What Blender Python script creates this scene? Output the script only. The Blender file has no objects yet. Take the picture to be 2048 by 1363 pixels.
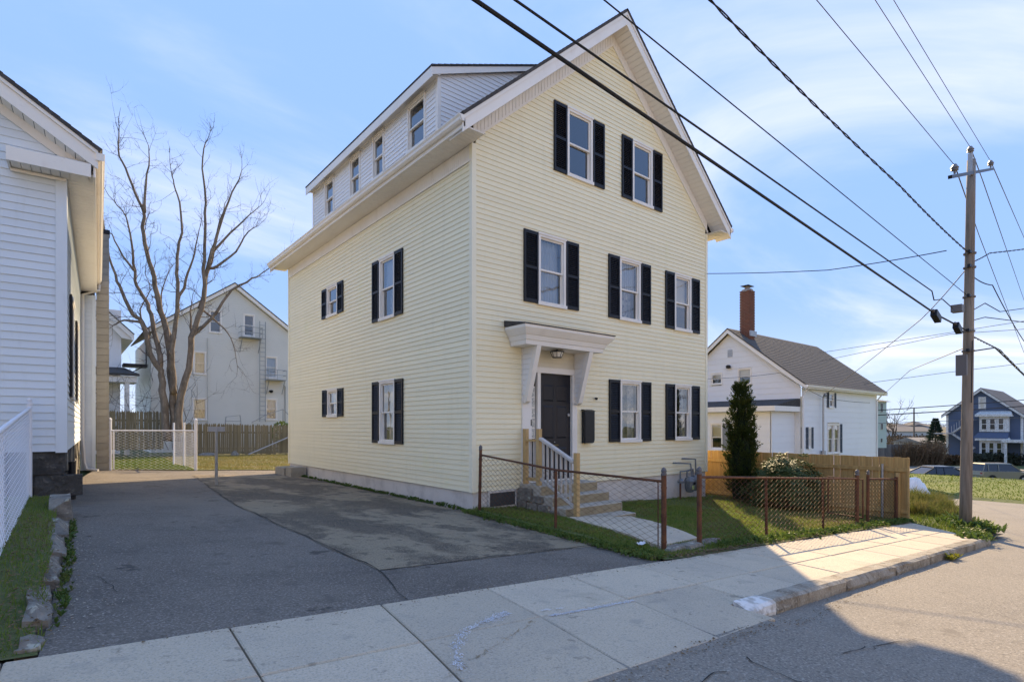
import bpy, math, random
from mathutils import Matrix, Vector
random.seed(7)
scn = bpy.context.scene
coll = scn.collection
R = math.radians

# ---------------------------------------------------------------- camera
F, CX, HY = 1112.0, 1024.0, 851.0            # focal length, centre and horizon in photo pixels (2048 wide)
CAM = (-6.12, -8.75, 1.62)
FX, FY = .63, .7766                           # heading in plan
RX, RY = .7766, -.63
cd = bpy.data.cameras.new('camera'); cam = bpy.data.objects.new('camera', cd); coll.objects.link(cam)
cd.sensor_width = 36; cd.lens = F / 2048 * 36; cd.shift_y = (HY - 681.5) / 2048
cd.clip_start = .05; cd.clip_end = 3000
cam.location = CAM; cam.rotation_euler = (R(90), 0, -math.atan2(FX, FY))
scn.camera = cam

# ---------------------------------------------------------------- sky and sun
CLOUD_OFF = (3.1, 1.7, 0); CLOUD_SC = .62; CLOUD_LO, CLOUD_HI, CLOUD_FAC = .47, .90, .26
SKY_GAM, SKY_POST, SKY_SAT, SKY_HUE = .80, 1.68, 1.30, .513
SKY_EVEN, SKY_BLUE = .88, (.43, 1.10, 3.25, 1)
SUN_EL, SUN_AZ = R(30), math.atan2(.795, .607)   # azimuth from +Y towards +X
w = bpy.data.worlds.new('World'); scn.world = w; w.use_nodes = True
nt = w.node_tree; nt.nodes.clear()
out = nt.nodes.new('ShaderNodeOutputWorld'); bg = nt.nodes.new('ShaderNodeBackground')
sky = nt.nodes.new('ShaderNodeTexSky'); sky.sky_type = 'NISHITA'; sky.sun_disc = False
sky.sun_elevation = SUN_EL; sky.sun_rotation = SUN_AZ
sky.air_density = 1.0; sky.dust_density = 0.0; sky.ozone_density = 2.0; sky.altitude = 0
tc = nt.nodes.new('ShaderNodeTexCoord')
sep = nt.nodes.new('ShaderNodeSeparateXYZ'); nt.links.new(tc.outputs['Generated'], sep.inputs[0])
def wmath(op, a, b=None, clamp=False):
    n = nt.nodes.new('ShaderNodeMath'); n.operation = op; n.use_clamp = clamp
    for i, s in enumerate((a, b)):
        if s is None: continue
        if isinstance(s, (int, float)): n.inputs[i].default_value = s
        else: nt.links.new(s, n.inputs[i])
    return n.outputs[0]
zc = wmath('ADD', wmath('MAXIMUM', sep.outputs[2], 0.0), .12)
cmb = nt.nodes.new('ShaderNodeCombineXYZ')
nt.links.new(wmath('DIVIDE', sep.outputs[0], zc), cmb.inputs[0]); nt.links.new(wmath('DIVIDE', sep.outputs[1], zc), cmb.inputs[1])
mp = nt.nodes.new('ShaderNodeMapping'); mp.inputs['Rotation'].default_value = (0, 0, R(35)); mp.inputs['Scale'].default_value = (.6, 1.0, 1)
mp.inputs['Location'].default_value = CLOUD_OFF
nt.links.new(cmb.outputs[0], mp.inputs[0])
nz = nt.nodes.new('ShaderNodeTexNoise'); nz.inputs['Scale'].default_value = CLOUD_SC; nz.inputs['Detail'].default_value = 9; nz.inputs['Roughness'].default_value = .56; nz.inputs['Distortion'].default_value = .7
nt.links.new(mp.outputs[0], nz.inputs['Vector'])
cr = nt.nodes.new('ShaderNodeMapRange'); cr.interpolation_type = 'SMOOTHSTEP'
cr.inputs['From Min'].default_value = CLOUD_LO; cr.inputs['From Max'].default_value = CLOUD_HI
nt.links.new(nz.outputs[0], cr.inputs[0])
hs = nt.nodes.new('ShaderNodeHueSaturation'); hs.inputs['Saturation'].default_value = SKY_SAT; hs.inputs['Hue'].default_value = SKY_HUE; hs.inputs['Value'].default_value = 1.0
# the very bright aureole is compressed, hue kept (the same curve for the whole sky)
bw_ = nt.nodes.new('ShaderNodeRGBToBW'); nt.links.new(sky.outputs[0], bw_.inputs[0])
kf = wmath('MULTIPLY', wmath('POWER', wmath('MAXIMUM', bw_.outputs[0], .01), -SKY_GAM), SKY_POST)
sc2 = nt.nodes.new('ShaderNodeVectorMath'); sc2.operation = 'SCALE'
nt.links.new(sky.outputs[0], sc2.inputs[0]); nt.links.new(kf, sc2.inputs['Scale'])
nt.links.new(sc2.outputs[0], hs.inputs['Color'])
mx = nt.nodes.new('ShaderNodeMix'); mx.data_type = 'RGBA'
nt.links.new(wmath('MULTIPLY', cr.outputs[0], CLOUD_FAC), mx.inputs['Factor'])
mx.inputs['B'].default_value = (8.4, 8.1, 7.7, 1)
hzr = nt.nodes.new('ShaderNodeMapRange'); hzr.interpolation_type = 'SMOOTHSTEP'   # pale haze low in the sky, all round
hzr.inputs['From Min'].default_value = -.02; hzr.inputs['From Max'].default_value = .21; hzr.inputs['To Min'].default_value = .92; hzr.inputs['To Max'].default_value = 0
nt.links.new(sep.outputs[2], hzr.inputs[0])
mh = nt.nodes.new('ShaderNodeMix'); mh.data_type = 'RGBA'
me_ = nt.nodes.new('ShaderNodeMix'); me_.data_type = 'RGBA'; me_.inputs['Factor'].default_value = SKY_EVEN     # even out the sky all round
nt.links.new(hs.outputs[0], me_.inputs['A']); me_.inputs['B'].default_value = SKY_BLUE
nt.links.new(hzr.outputs[0], mh.inputs['Factor']); nt.links.new(me_.outputs['Result'], mh.inputs['A']); mh.inputs['B'].default_value = (1.15, 1.85, 3.5, 1)
nt.links.new(mh.outputs['Result'], mx.inputs['A'])
nt.links.new(mx.outputs['Result'], bg.inputs['Color'])
bg.inputs['Strength'].default_value = .15
nt.links.new(bg.outputs[0], out.inputs[0])

sl = bpy.data.lights.new('sun', 'SUN'); sun = bpy.data.objects.new('sun', sl); coll.objects.link(sun)
sl.energy = 2.0; sl.angle = R(.53); sl.color = (1.0, .96, .90)
sdir = Vector((math.sin(SUN_AZ) * math.cos(SUN_EL), math.cos(SUN_AZ) * math.cos(SUN_EL), math.sin(SUN_EL)))
sun.rotation_euler = sdir.to_track_quat('Z', 'Y').to_euler(); sun.location = (20, 15, 30)

vs = scn.view_settings
vs.view_transform = 'Standard'; vs.look = 'None'; vs.gamma = 1; vs.use_curve_mapping = False
vs.exposure = 1.86
vs.use_white_balance = True; vs.white_balance_temperature = 12500; vs.white_balance_tint = 10

# ---------------------------------------------------------------- pixels to places
def ray(px, py):
    a = (px - CX) / F; b = -(py - HY) / F
    return (FX + a * RX, FY + a * RY, b)
def onv(px, py, v):
    r = ray(px, py); t = (v - CAM[1]) / r[1]; return Vector([CAM[i] + t * r[i] for i in range(3)])
def onu(px, py, u):
    r = ray(px, py); t = (u - CAM[0]) / r[0]; return Vector([CAM[i] + t * r[i] for i in range(3)])
def ong(px, py, z0=0.0, s=-.06):
    r = ray(px, py); t = (z0 + s * CAM[0] - CAM[2]) / (r[2] - s * r[0]); return Vector([CAM[i] + t * r[i] for i in range(3)])
def ond(px, py, d):
    r = ray(px, py); return Vector([CAM[i] + d * r[i] for i in range(3)])

# ---------------------------------------------------------------- materials
def mk(name, col, rough=.7, layers=(), bump=None, spec=.3, metal=0., rnd=0., trans=0., sheen=0.):
    m = bpy.data.materials.new(name); m.use_nodes = True
    n = m.node_tree.nodes; L = m.node_tree.links
    b = n['Principled BSDF']; b.inputs['Roughness'].default_value = rough; b.inputs['Specular IOR Level'].default_value = spec
    b.inputs['Metallic'].default_value = metal
    t = n.new('ShaderNodeTexCoord')
    cur = None
    rgb = n.new('ShaderNodeRGB'); rgb.outputs[0].default_value = (*col, 1); cur = rgb.outputs[0]
    for ly in layers:
        sc, lo, hi, c2, fac = ly[:5]
        stretch = ly[5] if len(ly) > 5 else None
        vec = t.outputs['Object']
        if stretch:
            mpn = n.new('ShaderNodeMapping'); mpn.inputs['Scale'].default_value = stretch; L.new(vec, mpn.inputs[0]); vec = mpn.outputs[0]
        nn = n.new('ShaderNodeTexNoise'); nn.inputs['Scale'].default_value = sc; nn.inputs['Detail'].default_value = 4; nn.inputs['Roughness'].default_value = .6
        L.new(vec, nn.inputs['Vector'])
        mr = n.new('ShaderNodeMapRange'); mr.interpolation_type = 'SMOOTHSTEP'
        mr.inputs['From Min'].default_value = lo; mr.inputs['From Max'].default_value = hi; mr.inputs['To Max'].default_value = fac
        L.new(nn.outputs[0], mr.inputs[0])
        x = n.new('ShaderNodeMix'); x.data_type = 'RGBA'
        L.new(mr.outputs[0], x.inputs['Factor']); L.new(cur, x.inputs['A']); x.inputs['B'].default_value = (*c2, 1)
        cur = x.outputs['Result']
    if rnd:
        oi = n.new('ShaderNodeObjectInfo'); mr = n.new('ShaderNodeMapRange')
        mr.inputs['To Min'].default_value = 1 - rnd; mr.inputs['To Max'].default_value = 1 + rnd
        L.new(oi.outputs['Random'], mr.inputs[0])
        h = n.new('ShaderNodeHueSaturation'); L.new(mr.outputs[0], h.inputs['Value']); L.new(cur, h.inputs['Color']); cur = h.outputs[0]
    L.new(cur, b.inputs['Base Color'])
    if bump:
        sc, st, ds = bump[:3]
        nn = n.new('ShaderNodeTexNoise'); nn.inputs['Scale'].default_value = sc; nn.inputs['Detail'].default_value = 3
        vec = t.outputs['Object']
        if len(bump) > 3:
            mpn = n.new('ShaderNodeMapping'); mpn.inputs['Scale'].default_value = bump[3]; L.new(vec, mpn.inputs[0]); vec = mpn.outputs[0]
        L.new(vec, nn.inputs['Vector'])
        bp = n.new('ShaderNodeBump'); bp.inputs['Strength'].default_value = st; bp.inputs['Distance'].default_value = ds
        L.new(nn.outputs[0], bp.inputs['Height']); L.new(bp.outputs[0], b.inputs['Normal'])
    if trans:
        tr = n.new('ShaderNodeBsdfTranslucent'); L.new(cur, tr.inputs['Color'])
        ms = n.new('ShaderNodeMixShader'); ms.inputs[0].default_value = trans
        L.new(b.outputs[0], ms.inputs[1]); L.new(tr.outputs[0], ms.inputs[2]); L.new(ms.outputs[0], n['Material Output'].inputs[0])
    return m

def glassmat(name, tint=(.92, .96, 1.0), gain=1.9, base=.09):
    m = bpy.data.materials.new(name); m.use_nodes = True
    n = m.node_tree.nodes; L = m.node_tree.links; n.remove(n['Principled BSDF'])
    f = n.new('ShaderNodeFresnel'); f.inputs['IOR'].default_value = 1.52
    ma = n.new('ShaderNodeMath'); ma.operation = 'MULTIPLY_ADD'; ma.use_clamp = True; ma.inputs[1].default_value = gain; ma.inputs[2].default_value = base
    L.new(f.outputs[0], ma.inputs[0])
    tr = n.new('ShaderNodeBsdfTransparent'); tr.inputs[0].default_value = (*tint, 1)
    gl = n.new('ShaderNodeBsdfGlossy'); gl.inputs['Roughness'].default_value = .015
    tco = n.new('ShaderNodeTexCoord'); nn = n.new('ShaderNodeTexNoise'); nn.inputs['Scale'].default_value = 1.7; L.new(tco.outputs['Object'], nn.inputs['Vector'])
    bp = n.new('ShaderNodeBump'); bp.inputs['Strength'].default_value = .05; bp.inputs['Distance'].default_value = .05; L.new(nn.outputs[0], bp.inputs['Height']); L.new(bp.outputs[0], gl.inputs['Normal'])
    ms = n.new('ShaderNodeMixShader'); L.new(ma.outputs[0], ms.inputs[0]); L.new(tr.outputs[0], ms.inputs[1]); L.new(gl.outputs[0], ms.inputs[2])
    L.new(ms.outputs[0], n['Material Output'].inputs[0])
    return m

M_YEL = mk('siding_yellow', (.91, .80, .565), .5, [(.5, .45, .75, (.87, .76, .53), .5), (3, .5, .75, (.79, .70, .48), .35, (1.5, 1.5, .25)), (9, .55, .8, (.78, .69, .47), .25, (1, 1, 3)), (.9, .6, .75, (.80, .76, .40), .3)], rnd=.025, spec=.35, bump=(1.3, .25, .02))
M_YTRIM = mk('trim_yellow', (.90, .815, .62), .5, [(2, .5, .8, (.80, .71, .5), .4)])
M_WHT = mk('trim_white', (.86, .80, .73), .5, [(1.2, .45, .8, (.74, .67, .60), .45), (14, .6, .8, (.6, .53, .46), .25), (4, .55, .75, (.7, .62, .54), .4, (1, 1, .3))])
M_WSID = mk('siding_white', (.80, .785, .77), .5, [(.6, .45, .75, (.73, .71, .70), .5)], rnd=.02)
M_BSID = mk('siding_pale_blue', (.70, .755, .79), .5, [(.6, .45, .75, (.64, .695, .735), .5), (4, .55, .75, (.58, .61, .62), .35, (1.5, 1.5, .3))], rnd=.03)
M_GSID = mk('siding_grey_green', (.66, .64, .575), .55, [(.5, .4, .75, (.58, .565, .51), .6)], rnd=.02)
M_BLUE = mk('siding_navy', (.07, .105, .165), .5, [(.5, .4, .75, (.055, .085, .135), .6)], rnd=.03)
M_BLK = mk('shutter_black', (.012, .012, .015), .45, [(6, .5, .8, (.022, .022, .025), .5)])
M_DOOR = mk('door_black', (.016, .016, .022), .4, [(4, .5, .8, (.024, .024, .03), .6)])
M_GLASS = glassmat('window_glass')
M_ROOM = mk('room_dark', (.02, .02, .022), .9)
M_CURT = mk('curtain_pale', (.62, .70, .78), .9, [(3, .4, .8, (.52, .60, .70), .6)], trans=.25)
M_CURT2 = mk('curtain_floral', (.45, .47, .5), .9, [(7, .45, .6, (.12, .16, .25), .8), (5, .5, .65, (.75, .74, .7), .7)], trans=.2)
M_BLIND = mk('blind_cream', (.72, .66, .54), .8, [(2, .4, .8, (.66, .6, .5), .5)])
M_SHING = mk('roof_shingle', (.055, .05, .048), .9, [(9, .4, .7, (.10, .09, .085), .7), (60, .5, .8, (.14, .13, .12), .4)], bump=(40, .4, .01), rnd=.12)
M_SHINGG = mk('roof_shingle_brown', (.11, .095, .085), .9, [(6, .4, .7, (.16, .14, .13), .6), (50, .5, .8, (.06, .05, .05), .4)], bump=(40, .4, .01), rnd=.16)
M_FOUND = mk('foundation_paint', (.66, .60, .55), .8, [(2.5, .45, .7, (.50, .45, .41), .7), (18, .55, .75, (.75, .69, .63), .5), (1, .55, .7, (.42, .37, .33), .5, (1, 1, .4))], bump=(14, .5, .02))
M_CONC = mk('concrete_walk', (.58, .465, .345), .85, [(1.1, .4, .75, (.45, .37, .29), .7), (70, .48, .66, (.29, .25, .21), .6), (95, .52, .68, (.64, .57, .49), .55), (.35, .5, .75, (.53, .44, .33), .6), (4, .58, .72, (.35, .30, .25), .6), (25, .6, .72, (.30, .26, .22), .5), (.8, .56, .70, (.34, .27, .2), .7), (7, .64, .70, (.24, .195, .15), .6)], bump=(90, .35, .006), rnd=.09)
M_CONC2 = mk('concrete_step', (.50, .43, .35), .85, [(2, .4, .7, (.36, .29, .21), .7), (60, .5, .75, (.6, .53, .45), .5)], bump=(60, .35, .008))
M_GRAN = mk('granite_kerb', (.33, .285, .23), .85, [(4, .42, .66, (.17, .125, .085), .8), (45, .5, .68, (.46, .42, .36), .6), (14, .55, .7, (.12, .09, .065), .6)], bump=(16, .6, .03), rnd=.12)
M_KFACE = M_GRAN
M_ASPH = mk('asphalt_dark', (.175, .145, .12), .85, [(.7, .38, .68, (.115, .095, .08), .9), (60, .50, .64, (.34, .29, .245), .75), (45, .52, .66, (.08, .068, .058), .7), (.25, .48, .7, (.235, .195, .155), .7), (3, .56, .70, (.10, .083, .07), .6), (2.2, .655, .70, (.06, .05, .042), .8), (20, .62, .68, (.07, .06, .05), .5)], bump=(80, .6, .01))
M_ASPHO = mk('asphalt_old', (.275, .208, .14), .9, [(.6, .44, .56, (.085, .065, .05), .92, (1.4, .8, 1)), (1.7, .52, .60, (.07, .055, .044), .8), (60, .50, .66, (.44, .35, .25), .75), (45, .54, .68, (.09, .073, .057), .6), (.35, .55, .75, (.33, .245, .155), .6), (5, .6, .68, (.06, .048, .04), .6)], bump=(80, .6, .01))
M_ROAD = mk('asphalt_road', (.25, .215, .178), .9, [(.5, .4, .7, (.20, .174, .147), .7), (60, .50, .66, (.43, .385, .33), .7), (45, .52, .66, (.10, .09, .08), .65), (.2, .5, .7, (.29, .245, .195), .6), (4, .6, .74, (.155, .132, .112), .5), (1.1, .65, .72, (.14, .118, .10), .6)], bump=(80, .6, .01))
M_SOIL = mk('soil', (.10, .075, .05), .95, [(3, .4, .7, (.06, .045, .03), .7), (30, .5, .7, (.18, .14, .09), .5)], bump=(20, .6, .03))
M_LAWN = mk('lawn_soil', (.10, .13, .04), .95, [(.8, .4, .65, (.15, .135, .06), .7), (25, .45, .7, (.18, .14, .08), .5), (60, .5, .7, (.07, .11, .03), .5)], bump=(40, .7, .03))
M_LAWND = mk('lawn_dry', (.20, .17, .085), .95, [(.6, .4, .65, (.13, .15, .05), .7), (25, .45, .7, (.26, .21, .12), .5)], bump=(40, .7, .03))
M_GRASS = mk('grass_green', (.16, .24, .05), .6, [(1.1, .42, .62, (.25, .255, .075), .75), (14, .5, .72, (.34, .26, .12), .5), (40, .45, .7, (.12, .21, .04), .5)], trans=.45, spec=.15)
M_GRASSB = mk('grass_bright', (.105, .165, .028), .6, [(.9, .42, .62, (.15, .18, .04), .75), (14, .5, .72, (.2, .17, .07), .35)], trans=.42, spec=.15)
M_GRASSD = mk('grass_dry', (.24, .20, .085), .7, [(1.0, .42, .62, (.15, .16, .045), .8), (14, .5, .7, (.31, .25, .13), .5)], trans=.4, spec=.1)
M_WEED = mk('weed_leaf', (.085, .15, .035), .55, [(6, .45, .7, (.15, .20, .05), .7), (2, .5, .7, (.2, .17, .07), .5)], trans=.35, spec=.2)
M_LITTER = mk('dead_leaf', (.20, .125, .07), .9, [(8, .4, .7, (.31, .22, .13), .8), (15, .5, .7, (.1, .06, .04), .6)], trans=.15)
M_RUST = mk('rusty_steel', (.12, .045, .026), .75, [(5, .42, .62, (.20, .075, .035), .8), (30, .5, .7, (.06, .04, .033), .6)], bump=(60, .4, .004), metal=.1)
M_GALV = mk('galvanised', (.42, .42, .42), .5, [(9, .4, .7, (.33, .33, .33), .6)], metal=.5)
M_CLWHT = mk('white_coated_wire', (.78, .77, .80), .45, [(9, .5, .8, (.6, .6, .6), .4)])
M_LUMB = mk('new_lumber', (.60, .37, .17), .65, [(3, .35, .7, (.48, .28, .12), .7, (9, 9, .8)), (1.5, .5, .7, (.66, .46, .25), .6)], bump=(20, .2, .004, (6, 6, .5)))
M_FENCE = mk('tan_fence_board', (.56, .345, .14), .7, [(2.2, .35, .65, (.42, .24, .095), .8, (6, 6, .35)), (.8, .5, .7, (.64, .43, .20), .6), (12, .5, .7, (.26, .15, .075), .35, (5, 5, .4))], rnd=.13)
M_WEATH = mk('weathered_picket', (.26, .20, .12), .85, [(2.5, .35, .65, (.16, .13, .08), .8, (7, 7, .4)), (.9, .5, .7, (.20, .19, .09), .6)], rnd=.2)
M_GREYW = mk('grey_timber', (.45, .43, .42), .75, [(3, .4, .7, (.34, .31, .28), .7, (6, 6, .5))])
M_RAILW = mk('rail_whitewashed', (.58, .52, .47), .7, [(4, .4, .7, (.46, .39, .33), .6)])
M_BARK = mk('bark', (.22, .165, .125), .95, [(5, .4, .65, (.12, .09, .068), .8, (1, 1, .3)), (12, .5, .7, (.34, .27, .21), .6, (1, 1, .35))], bump=(22, .9, .03, (1, 1, .25)))
M_TWIG = mk('twig', (.115, .085, .068), .9, [(3, .4, .7, (.16, .12, .10), .6)])
M_POLE = mk('pole_timber', (.24, .19, .15), .85, [(3, .38, .66, (.15, .115, .09), .8, (9, 9, .35)), (1.2, .45, .7, (.31, .26, .22), .6, (3, 3, .5))], bump=(25, .5, .01, (5, 5, .2)))
M_WIRE = mk('cable_black', (.012, .012, .013), .6)
M_WIREG = mk('cable_grey', (.09, .09, .09), .6)
M_INSUL = mk('insulator', (.18, .17, .17), .3)
M_BOXG = mk('box_grey', (.13, .12, .12), .5)
M_BRICK = mk('brick_red', (.27, .085, .05), .9, [(5, .4, .65, (.18, .06, .04), .7), (40, .5, .75, (.36, .16, .11), .5)], rnd=.25, bump=(60, .4, .005))
M_MORT = mk('mortar', (.34, .28, .24), .95)
M_BLOCK = mk('concrete_block', (.37, .325, .265), .9, [(3, .4, .7, (.28, .245, .2), .7), (70, .5, .75, (.46, .42, .36), .4)], bump=(70, .4, .006), rnd=.1)
M_STONE = mk('field_stone', (.25, .22, .185), .9, [(4, .4, .65, (.13, .112, .095), .8), (9, .58, .66, (.50, .49, .40), .7), (30, .5, .7, (.36, .32, .28), .4)], bump=(9, .8, .05))
M_STONED = mk('ledge_stone_dark', (.075, .068, .062), .9, [(3, .4, .65, (.035, .032, .03), .8), (14, .55, .7, (.15, .135, .12), .6)], bump=(7, 1.0, .08))
M_ARB = mk('arborvitae_leaf', (.035, .055, .014), .7, [(5, .4, .65, (.075, .085, .018), .7), (2, .5, .7, (.02, .035, .01), .6)], trans=.3, spec=.15)
M_RHO = mk('rhododendron_leaf', (.055, .09, .028), .5, [(3, .45, .7, (.09, .12, .035), .7)], trans=.28, spec=.22)
M_SPRUCE = mk('spruce_needles', (.03, .06, .035), .8, [(1, .4, .7, (.05, .08, .045), .7)], trans=.15)
M_BRUSH = mk('bare_brush', (.14, .085, .05), .9, [(1, .4, .7, (.19, .13, .08), .7)])
M_METER = mk('meter_grey', (.16, .175, .19), .45, [(12, .5, .7, (.10, .11, .12), .5)], metal=.2)
M_STICK = mk('sticker', (.45, .42, .2), .5, [(25, .45, .55, (.1, .3, .12), .8)])
M_LAMPG = mk('lamp_glass', (.75, .68, .58), .3)
M_PAINT = mk('chalk_paint', (.72, .72, .74), .85, [(14, .4, .6, (.5, .49, .47), .6)])
M_CARG = mk('suv_paint', (.24, .215, .165), .3, [(1, .4, .7, (.21, .19, .15), .4)], metal=.4, spec=.5)
M_CARB = mk('car_paint_dark', (.03, .035, .045), .2, metal=.3, spec=.6)
M_TYRE = mk('tyre', (.015, .015, .015), .8)
M_RIM = mk('rim', (.4, .4, .4), .35, metal=.7)
M_DGLASS = mk('car_glass', (.012, .016, .024), .08, spec=.7)
M_BAG = mk('plastic_bag', (.78, .79, .8), .35, [(5, .5, .7, (.5, .53, .58), .6)])
M_CRACK = mk('joint_dirt', (.045, .04, .035), .95)
M_WHITEP = mk('white_paint', (.74, .72, .69), .7, [(10, .42, .62, (.38, .34, .29), .8), (3, .5, .7, (.55, .5, .44), .6)])
M_FAR = mk('far_roof', (.17, .15, .14), .9, [(.3, .4, .7, (.13, .11, .1), .6)])
M_FARW = mk('far_wall', (.55, .54, .53), .8)

# ---------------------------------------------------------------- mesh helpers
class MB:
    def __init__(s): s.v = []; s.f = []
    def add(s, vs_, fs): o = len(s.v); s.v += [tuple(p) for p in vs_]; s.f += [tuple(i + o for i in f) for f in fs]; return s
    def hexa(s, p): return s.add(p, [(0, 3, 2, 1), (4, 5, 6, 7), (0, 1, 5, 4), (1, 2, 6, 5), (2, 3, 7, 6), (3, 0, 4, 7)])
    def box(s, x0, x1, y0, y1, z0, z1):
        if x0 > x1: x0, x1 = x1, x0
        if y0 > y1: y0, y1 = y1, y0
        if z0 > z1: z0, z1 = z1, z0
        return s.hexa([(x0, y0, z0), (x1, y0, z0), (x1, y1, z0), (x0, y1, z0), (x0, y0, z1), (x1, y0, z1), (x1, y1, z1), (x0, y1, z1)])
    def poly(s, pts): return s.add(pts, [tuple(range(len(pts)))])
    def ext(s, pts, vec):
        n = len(pts); q = [tuple(p[i] + vec[i] for i in range(3)) for p in pts]
        return s.add(list(pts) + q, [tuple(range(n))[::-1], tuple(range(n, 2 * n))] + [(i, (i + 1) % n, n + (i + 1) % n, n + i) for i in range(n)])
    def beam(s, a, b, w_, h_, up=(0, 0, 1)):
        a = Vector(a); b = Vector(b); d = (b - a).normalized(); up = Vector(up)
        x = d.cross(up)
        if x.length < 1e-4: x = d.cross(Vector((1, 0, 0)))
        x.normalize(); y = x.cross(d)
        x *= w_ / 2; y *= h_ / 2
        return s.hexa([a - x - y, a + x - y, b + x - y, b - x - y, a - x + y, a + x + y, b + x + y, b - x + y])
    def tube(s, pts, r, n=6, cap=True):
        pts = [Vector(p) for p in pts]; m = len(pts)
        rs = r if isinstance(r, (list, tuple)) else [r] * m
        vs_ = []; px = None
        for i, p in enumerate(pts):
            d = (pts[min(i + 1, m - 1)] - pts[max(i - 1, 0)])
            d = d.normalized() if d.length > 1e-7 else Vector((0, 0, 1))
            if px is None:
                ref = Vector((0, 0, 1)) if abs(d.z) < .9 else Vector((1, 0, 0))
                px = d.cross(ref).normalized()
            else:
                px = (px - d * px.dot(d))
                px = px.normalized() if px.length > 1e-6 else d.orthogonal().normalized()
            py = d.cross(px)
            for k in range(n):
                a = 2 * math.pi * k / n
                vs_.append(p + (px * math.cos(a) + py * math.sin(a)) * rs[i])
        fs = [(i * n + k, i * n + (k + 1) % n, (i + 1) * n + (k + 1) % n, (i + 1) * n + k) for i in range(m - 1) for k in range(n)]
        if cap: fs += [tuple(range(n))[::-1], tuple((m - 1) * n + k for k in range(n))]
        return s.add(vs_, fs)
    def lathe(s, prof, c=(0, 0, 0), n=12):
        vs_ = [(c[0] + r * math.cos(2 * math.pi * k / n), c[1] + r * math.sin(2 * math.pi * k / n), c[2] + z) for r, z in prof for k in range(n)]
        m = len(prof)
        fs = [(i * n + k, i * n + (k + 1) % n, (i + 1) * n + (k + 1) % n, (i + 1) * n + k) for i in range(m - 1) for k in range(n)]
        fs += [tuple(range(n))[::-1], tuple((m - 1) * n + k for k in range(n))]
        return s.add(vs_, fs)
    def build(s, name, mat, parent=None, M=None, smooth=False):
        me = bpy.data.meshes.new(name)
        v = s.v if M is None else [tuple(M @ Vector(p)) for p in s.v]
        me.from_pydata(v, [], s.f); me.update()
        if smooth: me.polygons.foreach_set('use_smooth', [True] * len(me.polygons))
        return place(me, name, mat, parent)
def place(me, name, mat=None, parent=None, mw=None):
    if mat and not me.materials: me.materials.append(mat)
    o = bpy.data.objects.new(name, me); coll.objects.link(o)
    if mw is not None: o.matrix_basis = mw
    par(o, parent); return o
def par(o, p):
    if p is None: return
    o.parent = p
    o.matrix_parent_inverse = Matrix.Translation(-p.location) if p.type == 'EMPTY' else Matrix.Identity(4)
def tag(o, label=None, cat=None, group=None, kind=None):
    if label: o['label'] = label
    if cat: o['category'] = cat
    if group: o['group'] = group
    if kind: o['kind'] = kind
    return o
def thing(name, label, cat, loc=(0, 0, 0), group=None):
    o = bpy.data.objects.new(name, None); coll.objects.link(o); o.location = loc; o.empty_display_size = .2
    return tag(o, label, cat, group)
def rot(origin, deg): return Matrix.Translation(Vector(origin)) @ Matrix.Rotation(R(deg), 4, 'Z')
def mesh_of(mb, name, mat, smooth=False):
    me = bpy.data.meshes.new(name); me.from_pydata(mb.v, [], mb.f); me.update(); me.materials.append(mat)
    if smooth: me.polygons.foreach_set('use_smooth', [True] * len(me.polygons))
    return me
def inpoly(x, y, P):
    c = False; n = len(P)
    for i in range(n):
        x1, y1 = P[i]; x2, y2 = P[(i + 1) % n]
        if (y1 > y) != (y2 > y) and x < (x2 - x1) * (y - y1) / (y2 - y1) + x1: c = not c
    return c
def clip_half(P, a, b, c):
    out_ = []
    for i in range(len(P)):
        p, q = P[i], P[(i + 1) % len(P)]; dp = a * p[0] + b * p[1] + c; dq = a * q[0] + b * q[1] + c
        if dp >= 0: out_.append(p)
        if (dp >= 0) != (dq >= 0):
            t = dp / (dp - dq); out_.append((p[0] + t * (q[0] - p[0]), p[1] + t * (q[1] - p[1])))
    return out_

# walls in local coordinates: x along the wall (to the right seen from outside), y inward, z up
def split_row(z0, z1, xf, holes):
    zc_ = (z0 + z1) / 2; hs_ = sorted((a, b) for a, b, c, d in holes if c < zc_ < d)
    l0, r0 = xf(z0); l1, r1 = xf(z1); segs = []; cl0, cl1 = l0, l1
    for a, b in hs_:
        if b <= min(cl0, cl1) or a >= max(r0, r1): continue
        if a > max(cl0, cl1): segs.append((cl0, a, cl1, a))
        cl0 = cl1 = b
    if r0 - cl0 > .01: segs.append((cl0, r0, cl1, max(r1, cl1)))
    return segs
def siding(part, M, z0, z1, expo, xf, holes, mat, lip=.016, name='clapboard', sep=True):
    z = z0; back = MB(); allm = MB()
    while z < z1 - .01:
        zt = min(z + expo, z1); sg = split_row(z, zt, xf, holes)
        for a, b, c, d in sg:
            mb = MB() if sep else allm
            mb.add([(a, -lip, z), (b, -lip, z), (d, -.002, zt), (c, -.002, zt), (a, .004, z), (b, .004, z), (b, -lip + .002, z + .007), (a, -lip + .002, z + .007)],
                   [(0, 1, 6, 7), (7, 6, 2, 3), (4, 5, 1, 0), (0, 3, 4), (1, 5, 2)])
            if sep: mb.build(name, mat, part, M)
        z += expo
    if not sep: o = allm.build(name, mat, part, M); o['kind'] = 'stuff'
    return back
def wall_part(house, name, M, z0, z1, expo, xf, holes, mat, lip=.016, sep=True):
    # sheathing first so that boards can hang under it
    z = z0; back = MB()
    while z < z1 - .01:
        zt = min(z + expo, z1)
        for a, b, c, d in split_row(z, zt, xf, holes): back.add([(a, .02, z), (b, .02, z), (d, .02, zt), (c, .02, zt)], [(0, 1, 2, 3)])
        z += expo
    p = back.build(name, mat, house, M)
    siding(p, M, z0, z1, expo, xf, holes, mat, lip, sep=sep)
    return p
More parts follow.
